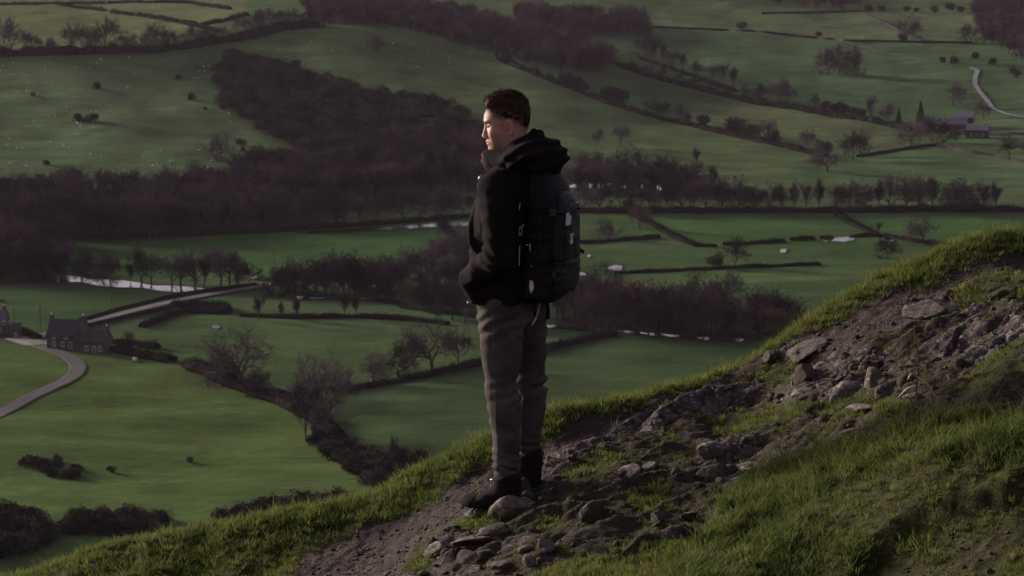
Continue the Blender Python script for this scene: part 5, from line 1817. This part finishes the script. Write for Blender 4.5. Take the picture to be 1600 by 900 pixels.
def jeans_field(x, y, z):
    d = loft(x, y, z, [(.80, -.004, 0, .118, .172), (.88, -.004, 0, .120, .176), (.97, -.004, 0, .112, .165), (1.02, -.004, 0, .108, .160)], 2.3)
    for k, L in enumerate(LEGS):
        th = caps(x, y, z, L[0], L[1], .104, .067)
        th = smin(th, caps(x, y, z, (L[0][0] + .03, L[0][1], L[0][2] - .02), (L[1][0] + .01, L[1][1], L[1][2] + .12), .092, .06), .04)
        sh = caps(x, y, z, L[1], L[2], .066, .050)
        sh = smin(sh, caps(x, y, z, (L[1][0] + .025, L[1][1], L[1][2] - .08), (L[2][0] + .012, L[2][1], L[2][2] + .14), .058, .045), .04)
        leg = smin(th, sh, .025)
        ang = np.arctan2(y - L[1][1], x - L[1][0])
        w = .022 * noise3(x * 10, y * 10, z * 6, 20 + k)
        # stacked folds over the knee and at the ankle
        kn = np.exp(-((z - .50) / .065) ** 2) * (.55 + .45 * np.cos(ang - .4))
        rid = 1 - 2 * np.abs(noise3(x * 9 + 3, y * 9, z * 26 - x * 6, 26 + k))
        rid2 = 1 - 2 * np.abs(noise3(x * 8 - 3, y * 8, z * 17 + x * 9, 28 + k))
        leg = leg - kn * (.007 * np.sin((z - .35 * (x - L[1][0]) + w) * 120) + .012 * rid) - .0055 * rid2
        an = np.exp(-((z - .155 - .03 * k) / .055) ** 2)
        leg = leg - an * (.0055 * np.sin((z + .25 * (x - L[2][0]) + w) * 165) + .006 * rid + .005)
        top = np.exp(-((z - .80) / .07) ** 2)
        leg = leg - .005 * top * np.sin((z - .45 * x + w) * 110)
        long_ = 1 - 2 * np.abs(noise3(x * 16 + 4, y * 16, z * 4.5, 24 + k))
        leg = leg - .0035 * long_
        # outer seam and turned hem
        seam = np.exp(-((ang - (-1.45 if k == 0 else 1.6)) / .06) ** 2)
        leg = leg - .0018 * seam
        leg = smax(leg, (.078 + .012 * k) - z - .12 * (x - L[2][0]), .012)
        d = leg if k == 0 and False else smin(d, leg, .018)
    # pocket welts
    pk = np.abs((z - .895) - .9 * (x + .05))
    d = d + .0020 * np.exp(-(pk / .004) ** 2) * (np.abs(y) > .08) * (z > .84)
    return d


def boot_field(x, y, z):
    """left boot, heel near the origin, toe to -x, sole at z = 0"""
    last = [(-.215, 0, 0.0, 0), ]
    up = ell(x, y, z, (-.130, 0, .034), (.088, .050, .044))
    up = smin(up, ell(x, y, z, (-.165, .004, .030), (.052, .046, .036)), .02)
    up = smin(up, caps(x, y, z, (-.085, 0, .055), (-.018, 0, .115), .044, .042), .03)
    up = smin(up, caps(x, y, z, (.018, 0, .045), (.020, 0, .165), .044, .052), .03)
    up = smin(up, caps(x, y, z, (-.02, 0, .10), (.0, 0, .165), .046, .050), .03)
    up = smax(up, .012 - z, .008)
    up = smax(up, z - .178 - .15 * x, .006)
    collar = np.abs(z - .165 - .15 * x)
    up = up - .005 * np.exp(-(collar / .012) ** 2)
    # stitched toe cap, heel counter and lace flap
    cap = np.abs(np.hypot(x + .215, y * 1.0) - .085)
    up = up + .0022 * np.exp(-(cap / .0025) ** 2)
    ctr = np.abs(np.hypot(x - .07, z - .02) - .085)
    up = up + .0020 * np.exp(-(ctr / .0025) ** 2) * (np.abs(y) > .02)
    fl = np.abs(np.abs(y) - .016 - .08 * (x + .16))
    up = up + .003 * np.exp(-(fl / .0025) ** 2) * (z > .06) * (x < .0)
    up = up - .0018 * noise3(x * 30, y * 30, z * 30, 31)
    return up


def sole_field(x, y, z):
    w = np.interp(x, [-.225, -.19, -.13, -.06, .0, .05, .07], [.022, .044, .052, .042, .038, .038, .024])
    q = np.sqrt(np.maximum(np.abs(y) - w + .014, 0) ** 2 + (np.maximum(np.abs(x + .078) - .146 + .014, 0)) ** 2) - .014
    d = smax(q, np.abs(z - .013 + .010 * sstep(-.14, -.22, x)*-1) - .016, .004)
    lug = np.maximum(np.abs(((x * 42) % 1) - .5) - .28, (z - .008) * 1.0 * 10)
    d = smax(d, -np.where((np.abs(((x * 42) % 1) - .5) < .2) & (z < .006), .004, -.01), .001)
    return d


def tube_part(name, pts, r, m, parent, sides=8, rz=None):
    P = np.array(pts, float)
    t = np.gradient(P, axis=0); t /= np.linalg.norm(t, axis=1, keepdims=True) + 1e-9
    ref = np.array([0, 0, 1.0]) if abs(t[:, 2]).mean() < .85 else np.array([0, 1.0, 0])
    u = np.cross(t, ref); u /= np.linalg.norm(u, axis=1, keepdims=True); v = np.cross(t, u)
    A = np.linspace(0, 2 * math.pi, sides, endpoint=False)
    rr = np.full(len(P), r) if not hasattr(r, '__len__') else np.array(r)
    rz = 1.0 if rz is None else rz
    V = P[:, None] + rr[:, None, None] * (u[:, None] * np.cos(A)[None, :, None] + v[:, None] * np.sin(A)[None, :, None] * rz)
    n = len(P); idx = np.arange(n * sides).reshape(n, sides)
    F = np.stack([idx[:-1], np.roll(idx[:-1], -1, 1), np.roll(idx[1:], -1, 1), idx[1:]], -1).reshape(-1, 4)
    c = np.array([[P[0][0], P[0][1], P[0][2]], [P[-1][0], P[-1][1], P[-1][2]]])
    V = np.r_[V.reshape(-1, 3), c]
    T = np.array([[idx[0, (k + 1) % sides], idx[0, k], n * sides] for k in range(sides)] + [[idx[-1, k], idx[-1, (k + 1) % sides], n * sides + 1] for k in range(sides)])
    return link(name, mesh_np(name, V, [F, T], True, [m]), parent)


def spline(pts, n=24):
    P = np.array(pts, float); s = np.r_[0, np.cumsum(np.linalg.norm(np.diff(P, axis=0), axis=1))]
    t = np.linspace(0, s[-1], n)
    Q = np.c_[tuple(np.interp(t, s, P[:, i]) for i in range(3))]
    for _ in range(2):
        Q[1:-1] = (Q[:-2] + 2 * Q[1:-1] + Q[2:]) / 4
    return Q


def hair_line(x):
    return np.interp(x, [-.12, -.080, -.066, -.052, -.030, .0, .02, .05, .08, .12], [.070, .066, .056, .046, .043, .038, .034, .012, -.012, -.028])


def build_man():
    # where his soles are: left boot by the mossy boulder, the other one step behind it
    px_, py_ = 799, 770
    p = hit_hill([px_], [py_])[0]
    base = Vector((p[0] + .0, p[1], p[2]))
    man = thing('person', 'man in dark hooded jacket and grey jeans standing with hands in pockets', 'person', base, (0, 0, BODY_YAW), None, MAN_S)

    # skin with stubble, clipped hairline and warm blood in the ear as pigment
    sk = mat('skin', (.42, .25, .19), .6, .3)
    n = N(sk)
    c = n.ramp(n.noise(40, 5), [(.3, (.31, .175, .13)), (.7, (.38, .22, .165))])
    c = n.mix(n.attr('red'), c, (.46, .17, .13))
    c = n.mix(n.attr('stubble'), c, (.020, .012, .009))
    n.l(n.math('SUBTRACT', .28, n.math('MULTIPLY', n.attr('stubble'), .28)), n.b.inputs['Specular IOR Level'])
    n.color(c)
    n.b.inputs['Subsurface Weight'].default_value = .12
    n.b.inputs['Subsurface Radius'].default_value = (.010, .004, .002)
    n.bump(n.noise(350, 4), .25, .0008)

    def body_field(x, y, z):
        hx, hy, hz = to_head(x, y, z)
        d = head_field(hx, hy, hz)
        neck = caps(x, y, z, (.030, 0, 1.47), (.006, 0, 1.66), .062, .060)
        d = smin(d, neck, .022)
        d = smin(d, ear_field(hx, hy, hz), .0035)
        return d

    def body_attr(V):
        x, y, z = to_head(V[:, 0], V[:, 1], V[:, 2])
        ay = np.abs(y)
        nz = .35 * noise3(x * 60, y * 60, z * 60, 3)
        # clipped sides: fades from the ear upwards
        fade = sstep(-.055, -.006, z - hair_line(x)) ** 1.4 * (.92 + .1 * nz) + .22 * sstep(-.075, -.03, z - hair_line(x)) * sstep(-.04, .0, x) * sstep(-.075, -.05, z)
        fade = np.clip(fade, 0, 1) * sstep(.085, .075, ay * (1 - (np.hypot(x - .012, z + .034) > .04)))
        beard = sstep(-.055, -.085, z) * sstep(.05, .02, x) * .12 + np.exp(-((x + .085) / .012) ** 2 - ((z + .082) / .006) ** 2) * .2
        side = np.exp(-((x + .006) / .012) ** 2) * sstep(-.07, -.03, z) * (ay > .05) * .25
        brow = np.exp(-(((z - .000 + .15 * np.abs(ay - .03)) / .0065) ** 2)) * sstep(.052, .042, ay) * sstep(.006, .014, ay) * (x < -.05) * .85
        eye = np.exp(-(((z + .0245) / .0022) ** 2)) * (np.abs(ay - .031) < .014) * (x < -.065) * .95
        st = np.clip(np.maximum.reduce([fade, beard, side, brow, eye]) * (1 + nz), 0, 1)
        red = np.clip(.55 * (np.hypot(x - .012, z + .034) < .036) * (ay > .072) + .35 * np.exp(-((x + .10) / .012) ** 2 - ((z + .068) / .012) ** 2)
                      + .5 * np.exp(-((x + .089) / .007) ** 2) * np.exp(-((z + .096) / .010) ** 2) + .18 * np.exp(-((x + .055) / .02) ** 2 - ((z + .055) / .02) ** 2), 0, 1)
        return {'stubble': st, 'red': red}
    # head, neck and the shoulders, chest, arms and legs inside the clothes, in one mesh
    me1 = sdf_mesh('body', body_field, (-.17, -.115, 1.50), (.13, .115, 1.85), .0022, sk, body_attr, parent=False)
    link('body', me1, man)

    # hair: textured top swept forward, short at the sides
    hair = mat('dark brown hair', (.022, .013, .010), .7, .12)
    n = N(hair)
    n.color(n.ramp(n.noise(90, 4, vec=n.mapping((1, 1, .3))), [(.3, (.014, .008, .006)), (.7, (.050, .029, .019))]))

    def hair_field(X, Y, Z):
        x, y, z = to_head(X, Y, Z)
        ay = np.abs(y)
        base = head_field(x, y, z)
        top = sstep(.020, .085, z + .10 * np.maximum(x, 0)) 
        front = sstep(-.02, -.085, x)
        lim = hair_line(x) + .006
        th = -.0022 + .0050 * sstep(-.004, .038, z - lim) + .009 * top + .007 * front * sstep(.05, .075, z)
        th = th + .0014 * noise3(x * 40, y * 130, z * 40, 41) * top + .0042 * noise3(x * 30 + z * 60, y * 140, z * 25, 42) * top
        d = base - th
        d = smax(d, lim - .012 - z + .006 * noise3(x * 80, y * 80, 0 * z, 43), .004)
        return d
    me = sdf_mesh('hair', hair_field, (-.17, -.115, 1.64), (.13, .115, 1.88), .0026, hair, parent=False)
    # short tousled strands that break the outline
    r = np.random.default_rng(8)
    V0 = np.empty(len(me.vertices) * 3, np.float32); me.vertices.foreach_get('co', V0); V0 = V0.reshape(-1, 3)
    N0 = np.empty(len(me.vertices) * 3, np.float32); me.vertices.foreach_get('normal', N0); N0 = N0.reshape(-1, 3)
    hx, hy, hz = to_head(V0[:, 0], V0[:, 1], V0[:, 2])
    wgt = np.where((hz > .05) | ((hx > .06) & (hz > .02)), 1.0, .25) * (N0[:, 2] > -.3)
    i = r.choice(len(V0), 5200, p=wgt / wgt.sum())
    b = V0[i] - N0[i] * .002
    fr = sstep(.0, -.09, hx[i])[:, None]
    d = N0[i] * 1.0 + np.c_[-.5 * np.ones(len(i)), np.zeros(len(i)), .25 * np.ones(len(i))] * (.4 + .6 * fr) + r.normal(0, .35, (len(i), 3))
    d /= np.linalg.norm(d, axis=1, keepdims=True)
    L = r.uniform(.005, .014, (len(i), 1)) * (.55 + .9 * sstep(.05, .10, hz[i])[:, None])
    sd = np.cross(d, r.normal(size=d.shape)); sd /= np.linalg.norm(sd, axis=1, keepdims=True)
    T = np.stack([b - sd * .0006, b + sd * .0006, b + d * L], 1).reshape(-1, 3)
    strands = mesh_np('strands', T, np.arange(len(T)).reshape(-1, 3), False, [hair])
    ho = link('hair', me, man)
    link('hair_strands', strands, ho)['kind'] = 'stuff'
    # the near and the far eye
    white = mat('eye white', (.55, .50, .48), .3, .5); iris = mat('iris', (.04, .035, .03), .2, .6)

    # clothes
    jm = fabric('dark jacket cloth', (.0085, .0062, .0066), (.0135, .0098, .0102), 60, .92, .05, .8)
    jk = sdf_mesh('jacket', jacket_field, (-.26, -.38, .85), (.24, .38, 1.60), .0062, jm, parent=man)
    hd = sdf_mesh('hood', hood_field, (-.16, -.2, 1.42), (.30, .2, 1.72), .0045, jm, parent=jk)
    dn = fabric('faded grey denim', (.034, .029, .028), (.088, .077, .072), 80, .95, .08, .7)
    sdf_mesh('jeans', jeans_field, (-.16, -.26, .06), (.18, .26, 1.04), .0055, dn, parent=man)
    bm_ = fabric('black boot leather', (.009, .007, .0075), (.022, .017, .016), 50, .85, .06, .8)
    sm = mat('boot sole rubber', (.018, .015, .015), .85, .2)
    lace = mat('boot lace', (.05, .042, .04), .8, .2); ring = mat('lace eyelet metal', (.45, .43, .42), .35, .5, .9)
    me_u = sdf_mesh('upper', boot_field, (-.24, -.07, -.01), (.09, .07, .20), .0042, bm_, parent=False)
    me_s = sdf_mesh('sole', sole_field, (-.24, -.07, -.012), (.09, .07, .04), .0032, sm, parent=False)
    for k, (fx, fy, yaw) in enumerate(((.022, -.100, .05), (.036, .106, -.14))):
        # find the ground under each sole
        bp = Vector((fx - .06, fy, 0)); wp = Matrix.Rotation(BODY_YAW, 3, 'Z') @ (bp * MAN_S) + base
        gz = float(hill_z(np.array([wp.x]), np.array([wp.y]))[0] - base.z) / MAN_S
        up = link('boot', me_u, man, (fx, fy, gz - .002))
        if k == 0:
            up['label'] = 'left boot, side on'
        up.rotation_euler = (0, 0, yaw)
        link('sole', me_s, up)
        for q in range(5):
            t = q / 4
            cx, cz = -.120 + .108 * t, .083 + .082 * t
            w = .020
            pts = spline([(cx - .006, -w, cz - .004), (cx, -w * .4, cz + .007), (cx + .004, w * .4, cz + .008), (cx + .002, w, cz - .004)], 8)
            tube_part('lace', pts, .0022, lace, up, 6)
            for s in (-1, 1):
                A = np.linspace(0, 2 * math.pi, 9)
                pts = np.c_[cx + .0042 * np.cos(A), np.full(9, s * (w + .004)), cz - .006 + .0042 * np.sin(A)]
                tube_part('eyelet', pts, .0013, ring, up, 5)
        # metal hook and loose bow at the top of the laces
        A = np.linspace(0, math.pi * 1.7, 12)
        if k == 0:
            pts = np.c_[-.062 + .010 * np.cos(A + 1.2), np.full(12, -.012), .142 + .010 * np.sin(A + 1.2)]
            tube_part('lace_ring', pts, .0024, ring, up, 6)
            pts = spline([(-.055, -.02, .15), (-.045, -.03, .175), (-.030, -.035, .160), (-.045, -.036, .120), (-.06, -.034, .105)], 18)
            tube_part('bow', pts, .0022, lace, up, 6)
        pts = spline([(.062, 0, .150), (.078, 0, .165), (.072, 0, .185), (.058, 0, .175)], 10)
        tube_part('pull_loop', pts, .0035, lace, up, 6)

    # small things on the jacket
    red = mat('dark red drawcord', (.11, .012, .016), .6, .3)
    pts = spline([(-.128, -.030, 1.562), (-.118, -.062, 1.560), (-.100, -.084, 1.552), (-.092, -.094, 1.530), (-.074, -.108, 1.508)], 24)
    tube_part('hood_drawcord', pts, .0022, red, jk, 7)
    pts = spline([(-.132, -.020, 1.545), (-.122, -.055, 1.535), (-.106, -.080, 1.520)], 16)
    tube_part('hood_drawcord', pts, .0020, red, jk, 7)
    zipm = mat('zip metal', (.40, .38, .37), .35, .5, .9)
    tube_part('zip_pull', [(-.088, -.125, 1.475), (-.098, -.128, 1.462), (-.104, -.130, 1.448)], .0028, zipm, jk, 6)
    tube_part('hem_stud', [(-.115, -.205, .905), (-.115, -.212, .905)], .005, zipm, jk, 8)
    # front seam of the jacket, quilt line across the sleeve and cuff
    trim = fabric('jacket binding', (.030, .022, .021), (.040, .030, .028), 60, .6, .35, .2)
    S1 = []
    for z in np.linspace(1.50, .90, 30):
        xx = np.linspace(-.30, -.05, 120)
        dd = jacket_field(xx, np.full(120, -.02), np.full(120, z)); j = np.where(dd < 0)[0]
        if len(j):
            S1.append((xx[j[0]] - .001, -.02, z))
    tube_part('front_zip', spline(S1, 60), .0050, trim, jk, 6)
    return man, base


def build_backpack(man, base):
    bp = thing('backpack', 'black daypack with pale zip pulls worn on the back of the man', 'backpack', base, (0, 0, BODY_YAW), None, MAN_S)
    nyl = fabric('black nylon', (.0065, .0055, .0065), (.012, .010, .012), 90, .6, .12, .4)
    pan = fabric('charcoal nylon panel', (.010, .0085, .0105), (.018, .0155, .018), 90, .5, .2, .4)
    web = fabric('black webbing', (.012, .010, .011), (.014, .012, .013), 140, .9, .05, .5)
    grey = mat('pale grey cord', (.45, .41, .40), .6, .3)
    tan = mat('pale leather tag', (.52, .44, .38), .7, .2)
    silver = mat('pale logo print', (.50, .50, .52), .5, .4)
    plas = mat('black plastic buckle', (.03, .028, .03), .3, .5)

    def main_f(x, y, z):
        t = (z - .92) / .60
        cx = .184 + .012 * np.sin(t * 3); hx = np.interp(z, [.90, .95, 1.10, 1.3, 1.42, 1.50, 1.54], [.058, .080, .088, .084, .066, .042, .022])
        hy = np.interp(z, [.90, .96, 1.2, 1.4, 1.5, 1.54], [.115, .138, .146, .128, .090, .050])
        q = ((np.abs(x - cx + .02 * sstep(1.35, 1.54, z)) / hx) ** 3 + (np.abs(y) / hy) ** 3) ** (1 / 3)
        d = smax((q - 1) * hx, np.maximum(.905 - z, z - 1.525), .035)
        d = d - .0045 * noise3(x * 12, y * 12, z * 12, 51) - .0035 * (1 - 2 * np.abs(noise3(x * 10, y * 14, z * 22, 52)))
        # zip channel over the top edge
        sx = np.abs(x - .215 + .25 * np.maximum(z - 1.38, 0))
        d = d + .004 * np.exp(-(sx / .004) ** 2)
        d = d + .003 * np.exp(-(np.abs(x - .165) / .003) ** 2)
        return d
    mc = sdf_mesh('main_compartment', main_f, (.06, -.2, .87), (.36, .2, 1.56), .0062, nyl, parent=bp)

    def pock_f(x, y, z):
        hx = np.interp(z, [.95, 1.0, 1.2, 1.34, 1.41], [.030, .046, .050, .040, .012]); hy = np.interp(z, [.95, 1.02, 1.3, 1.41], [.10, .118, .112, .070])
        q = ((np.abs(x - .258) / hx) ** 2.6 + (np.abs(y) / hy) ** 3.2) ** (1 / 2.9)
        d = smax((q - 1) * hx, np.maximum(.955 - z, z - 1.405), .025)
        d = d - .003 * noise3(x * 16, y * 16, z * 14, 55) - .0035 * (1 - 2 * np.abs(noise3(x * 12, y * 12, z * 26, 56)))
        arch = np.abs(np.hypot(y / 1.0, np.maximum(z - 1.26, 0) * .9) - .088)
        d = d + .005 * np.exp(-(arch / .0035) ** 2) * (z > 1.06)
        d = d + .004 * np.exp(-(np.abs(z - 1.10) / .004) ** 2)
        return d
    fp = sdf_mesh('front_pocket', pock_f, (.19, -.14, .93), (.34, .14, 1.43), .0050, pan, parent=bp)

    def side_f(x, y, z):
        hx = np.interp(z, [.93, 1.0, 1.12, 1.16], [.055, .068, .066, .058])
        q = ((np.abs(x - .190) / hx) ** 2.4 + (np.abs(np.abs(y) - .142) / .028) ** 2.4) ** (1 / 2.4)
        d = smax((q - 1) * .028, np.maximum(.935 - z, z - 1.155 - .25 * (x - .2)), .010)
        return d - .003 * (1 - 2 * np.abs(noise3(x * 16, y * 10, z * 24, 58)))
    sdf_mesh('side_pocket', side_f, (.12, -.20, .91), (.30, -.09, 1.19), .0055, nyl, parent=bp)
    sdf_mesh('side_pocket', side_f, (.12, .09, .91), (.30, .20, 1.19), .0055, nyl, parent=bp)

    def strap(s):
        pts = spline([(.125, s * .085, 1.500), (.07, s * .098, 1.535), (.0, s * .110, 1.520), (-.075, s * .118, 1.440), (-.112, s * .125, 1.36),
                      (-.118, s * .150, 1.25), (-.09, s * .195, 1.15), (.02, s * .215, 1.08), (.13, s * .165, 1.0)], 40)
        o = tube_part('shoulder_strap', pts, .026, web, bp, 10, .24)
        return o
    for s in (-1, 1):
        strap(s)
    # haul loop
    tube_part('haul_loop', spline([(.135, -.03, 1.50), (.125, -.028, 1.555), (.125, .028, 1.555), (.135, .03, 1.50)], 16), .008, web, bp, 8, .5)
    # compression straps across the near side with their buckles
    for z in (1.335, 1.06):
        for s in (-1, 1):
            pts = spline([(.125, s * .135, z), (.16, s * .150, z), (.21, s * .153, z - .005), (.255, s * .136, z - .012), (.292, s * .09, z - .02)], 24)
            st = tube_part('compression_strap', pts, .011, web, bp, 6, .25)
            b = ([], []); box(b, .250, .276, s * .128 - .008, s * .128 + .008, z - .026, z + .004)
            link('buckle', mesh_np('buckle', b[0], np.array(b[1]), False, [plas]), st)
    # zip pulls along the near side (pale cords) -----------------------------
    def pull(x, z, L, dx, name='zip_pull', m=grey, r=.0021, loop=False):
        y = -.166
        if loop:
            A = np.linspace(0, 2 * math.pi, 17)
            pts = np.c_[x + .0065 * np.cos(A) + dx * np.sin(A), np.full(17, y), z + L / 2 * np.sin(A)]
        else:
            pts = [(x, y, z + L / 2), (x + dx * .5, y - .003, z), (x + dx, y, z - L / 2)]
        tube_part(name, pts, r, m, bp, 6)
    # placed by height on the seam lines
    pull(.120, 1.345, .030, -.003)
    pull(.122, 1.238, .040, .002, loop=True)
    pull(.134, 1.262, .012, .004)
    pull(.118, 1.167, .006, 0, r=.0025)
    pull(.104, 1.118, .014, -.006, r=.0045)
    pull(.168, 1.165, .034, .002, r=.0028)
    pull(.158, 1.176, .004, -.010, r=.0026)
    pull(.172, 1.083, .016, .010, r=.0022)
    # drop-shaped pale tag
    V = []
    for k in range(20):
        a = 2 * math.pi * k / 20
        V.append((.178 + .012 * math.sin(a) * (1 - .45 * (1 - math.cos(a)) / 2 * 0) * (1.15 if math.sin(a) > 0 else .6), .026 * math.cos(a)))
    V = [(x, -.178, .995 + z + (-.008 if k == 10 else 0)) for k, (x, z) in enumerate(V)]
    V2 = [(x, -.174, z) for x, y, z in V]
    me = bpy.data.meshes.new('leather_tag'); me.from_pydata(V + V2, [], [list(range(20)), list(range(20, 40))[::-1]] + [[k, 20 + k, 20 + (k + 1) % 20, (k + 1) % 20] for k in range(20)])
    me.materials.append(tan); link('leather_tag', me, bp)
    # printed marks and buckle on the outer face
    def plate(name, y0, y1, z0, z1, x0, x1, m, par, sk=0.0):
        b = ([], []); box(b, 0, 1, y0, y1, z0, z1)
        V = [((x0 if vx == 0 else x1) , vy + sk * (vz - z0), vz) for vx, vy, vz in b[0]]
        return link(name, mesh_np(name, V, np.array(b[1]), False, [m]), par)
    plate('logo', -.082, -.040, 1.262, 1.302, .303, .3105, silver, fp, .2)
    plate('logo', -.074, -.054, 1.302, 1.316, .302, .3095, silver, fp, .2)
    bk = plate('pocket_buckle', -.075, -.015, 1.185, 1.232, .302, .316, plas, fp)
    plate('buckle_mark', -.056, -.032, 1.176, 1.196, .315, .3175, silver, bk)
    plate('buckle_mark', -.052, -.036, 1.198, 1.212, .3155, .3175, silver, bk)
    plate('buckle_mark', -.062, -.020, 1.214, 1.220, .3155, .3175, silver, bk)
    for y in (-.028,):
        tube_part('pocket_strap', spline([(.280, y, 1.36), (.304, y, 1.29), (.308, y, 1.22)], 20), .005, web, fp, 6, .4)
    # haul knob at the outer edge and straps hanging below
    tube_part('strap_end', spline([(.262, .10, 1.14), (.290, .112, 1.13), (.308, .115, 1.115)], 10), .008, web, bp, 8)
    tube_part('hanging_strap', spline([(.190, -.03, .915), (.196, -.03, .87), (.193, -.028, .825)], 12), .010, web, bp, 6, .3)
    tube_part('hanging_strap', spline([(.160, -.09, .915), (.156, -.095, .88), (.162, -.092, .845)], 12), .008, web, bp, 6, .3)
    tube_part('hanging_strap', spline([(.172, -.06, .915), (.165, -.065, .87), (.150, -.07, .82), (.135, -.075, .80)], 14), .0035, grey, bp, 6)
    return bp

# ------------------------------------------------------------------ dry plants on the slope
def build_dry_plants():
    stalkm = varied('dry stalk', (.060, .040, .034), (.11, .078, .062), 30, .9, .1, .3, .002)
    palem = varied('pale dry leaf', (.24, .19, .14), (.36, .30, .22), 30, .85, .2, .3, .002)
    umb = varied('dry seed head', (.16, .125, .085), (.26, .21, .14), 40, .9, .1, 0)
    r = np.random.default_rng(3)
    # tall dead stalk with side shoots and curled leaves
    p = hit_hill([1434], [664])[0]
    k = p[1] * 1.02 / FPX
    o = thing('dead_stalk', 'tall dark dead stalk with pale curled leaves standing above the long grass', 'plant', tuple(p))
    P = lambda px, py, dy=0.0: ((px - 1434) * k, dy, (664 - py) * k)
    tube_part('stem', spline([P(1438, 672), P(1434, 640), P(1429, 604), P(1434, 566), P(1427, 532), P(1424, 506)], 26), np.linspace(.0055, .0022, 26), stalkm, o, 7)
    for a, b, c in [((1432, 600), (1418, 590), (1412, 570)), ((1431, 570), (1418, 560), (1414, 540)), ((1430, 585), (1445, 570), (1450, 556)), ((1433, 620), (1450, 606), (1462, 612)), ((1432, 640), (1420, 622), (1410, 618)),
                    ((1428, 540), (1419, 530), (1417, 520)), ((1434, 650), (1446, 634), (1450, 622))]:
        tube_part('side_shoot', spline([P(*a), P(*b, r.uniform(-.02, .02)), P(*c, r.uniform(-.03, .03))], 10), np.linspace(.0035, .0015, 10), stalkm, o, 5)
    for a, b, c, w in [((1430, 586), (1444, 594), (1464, 622), .010), ((1430, 586), (1420, 580), (1414, 590), .008), ((1432, 574), (1440, 566), (1442, 578), .012), ((1436, 612), (1450, 618), (1456, 640), .008),
                       ((1431, 600), (1414, 604), (1400, 618), .009)]:
        tube_part('leaf', spline([P(*a), P(*b, -.02), P(*c, -.03)], 12), np.array([.3, .6, .9, 1, 1, 1, .95, .85, .7, .5, .35, .15]) * w, palem, o, 6, .18)
    # withered weeds on the left end of the verge
    spots = [(128, 858, 34, 'withered weed with a brown seed head at the left end of the grassy edge'), (92, 878, 30, 'low withered weed left of the tallest seed head'),
             (148, 858, 48, 'thin bare stem leaning over the valley at the left'), (166, 852, 34, 'slanted pair of bare stems beside the leaning stem'),
             (232, 852, 36, 'forked dry stem on the hump at the left'), (300, 842, 26, 'short dry stem on the crest left of the bushes'), (332, 838, 28, 'dry stem with a small pale tip on the crest'),
             (60, 896, 26, 'withered weed nearest the left bottom corner'), (705, 700, 30, 'thin dry stem rising from the verge left of the knees'), (676, 728, 20, 'small dry stem on the verge left of the boots'),
             (1108, 880, 30, 'dry stem in the low grass at the bottom'), (1218, 700, 18, 'reddish dry stem at the tip of the long grass')]
    for i, (px, py, h, lb) in enumerate(spots):
        p = hit_hill([px], [py])[0]
        k = p[1] * 1.02 / FPX
        o = thing('dry_weed', lb, 'plant', (p[0], p[1], p[2] - .01), (0, 0, 0), 'withered weeds on the grassy edge')
        H = h * k
        for q in range(1 + i % 3):
            tx = r.normal(-.25, .35) * H; ty = r.normal(0, .2) * H; hh = H * r.uniform(.6, 1.0) if q else H
            pts = spline([(0, 0, 0), (tx * .25, ty * .3, hh * .5), (tx * .9, ty, hh)], 12)
            s = tube_part('stem', pts, np.linspace(.0016, .0008, 12), umb if q % 2 else stalkm, o, 5)
            e = pts[-1]
            T = []
            for _ in range(26):
                d = r.normal(size=3); d[2] = abs(d[2]) * .6; d /= np.linalg.norm(d); L = r.uniform(.004, .012)
                sd = np.cross(d, r.normal(size=3)); sd /= np.linalg.norm(sd)
                T += [e - sd * .0012, e + sd * .0012, e + d * L]
            if (i + q) % 2 == 0:
                link('seed_head', mesh_np('seed_head', np.array(T), np.arange(len(T)).reshape(-1, 3), False, [umb]), o)['kind'] = 'stuff'

def build_haze():
    V = [(x, y, z) for z in (-190, 70) for x, y in ((-4800, -200), (4800, -200), (4800, 6300), (-4800, 6300))]
    F = np.array([[0, 3, 2, 1], [4, 5, 6, 7], [0, 1, 5, 4], [1, 2, 6, 5], [2, 3, 7, 6], [3, 0, 4, 7]])
    m = bpy.data.materials.new('thin haze'); m.use_nodes = True
    t = m.node_tree; t.nodes.clear()
    v = t.nodes.new('ShaderNodeVolumePrincipled'); o = t.nodes.new('ShaderNodeOutputMaterial')
    v.inputs['Color'].default_value = (.84, .73, .88, 1)
    v.inputs['Density'].default_value = 0.000015
    v.inputs['Anisotropy'].default_value = 0.2
    t.links.new(v.outputs[0], o.inputs['Volume'])
    link('haze', mesh_np('haze', V, F, False, [m]), kind='stuff')

build_valley()
build_vegetation()
build_roads_water()
build_buildings()
hill = build_hill()
build_rocks(hill)
build_grass()
man, man_base = build_man()
build_backpack(man, man_base)
build_dry_plants()
build_haze()
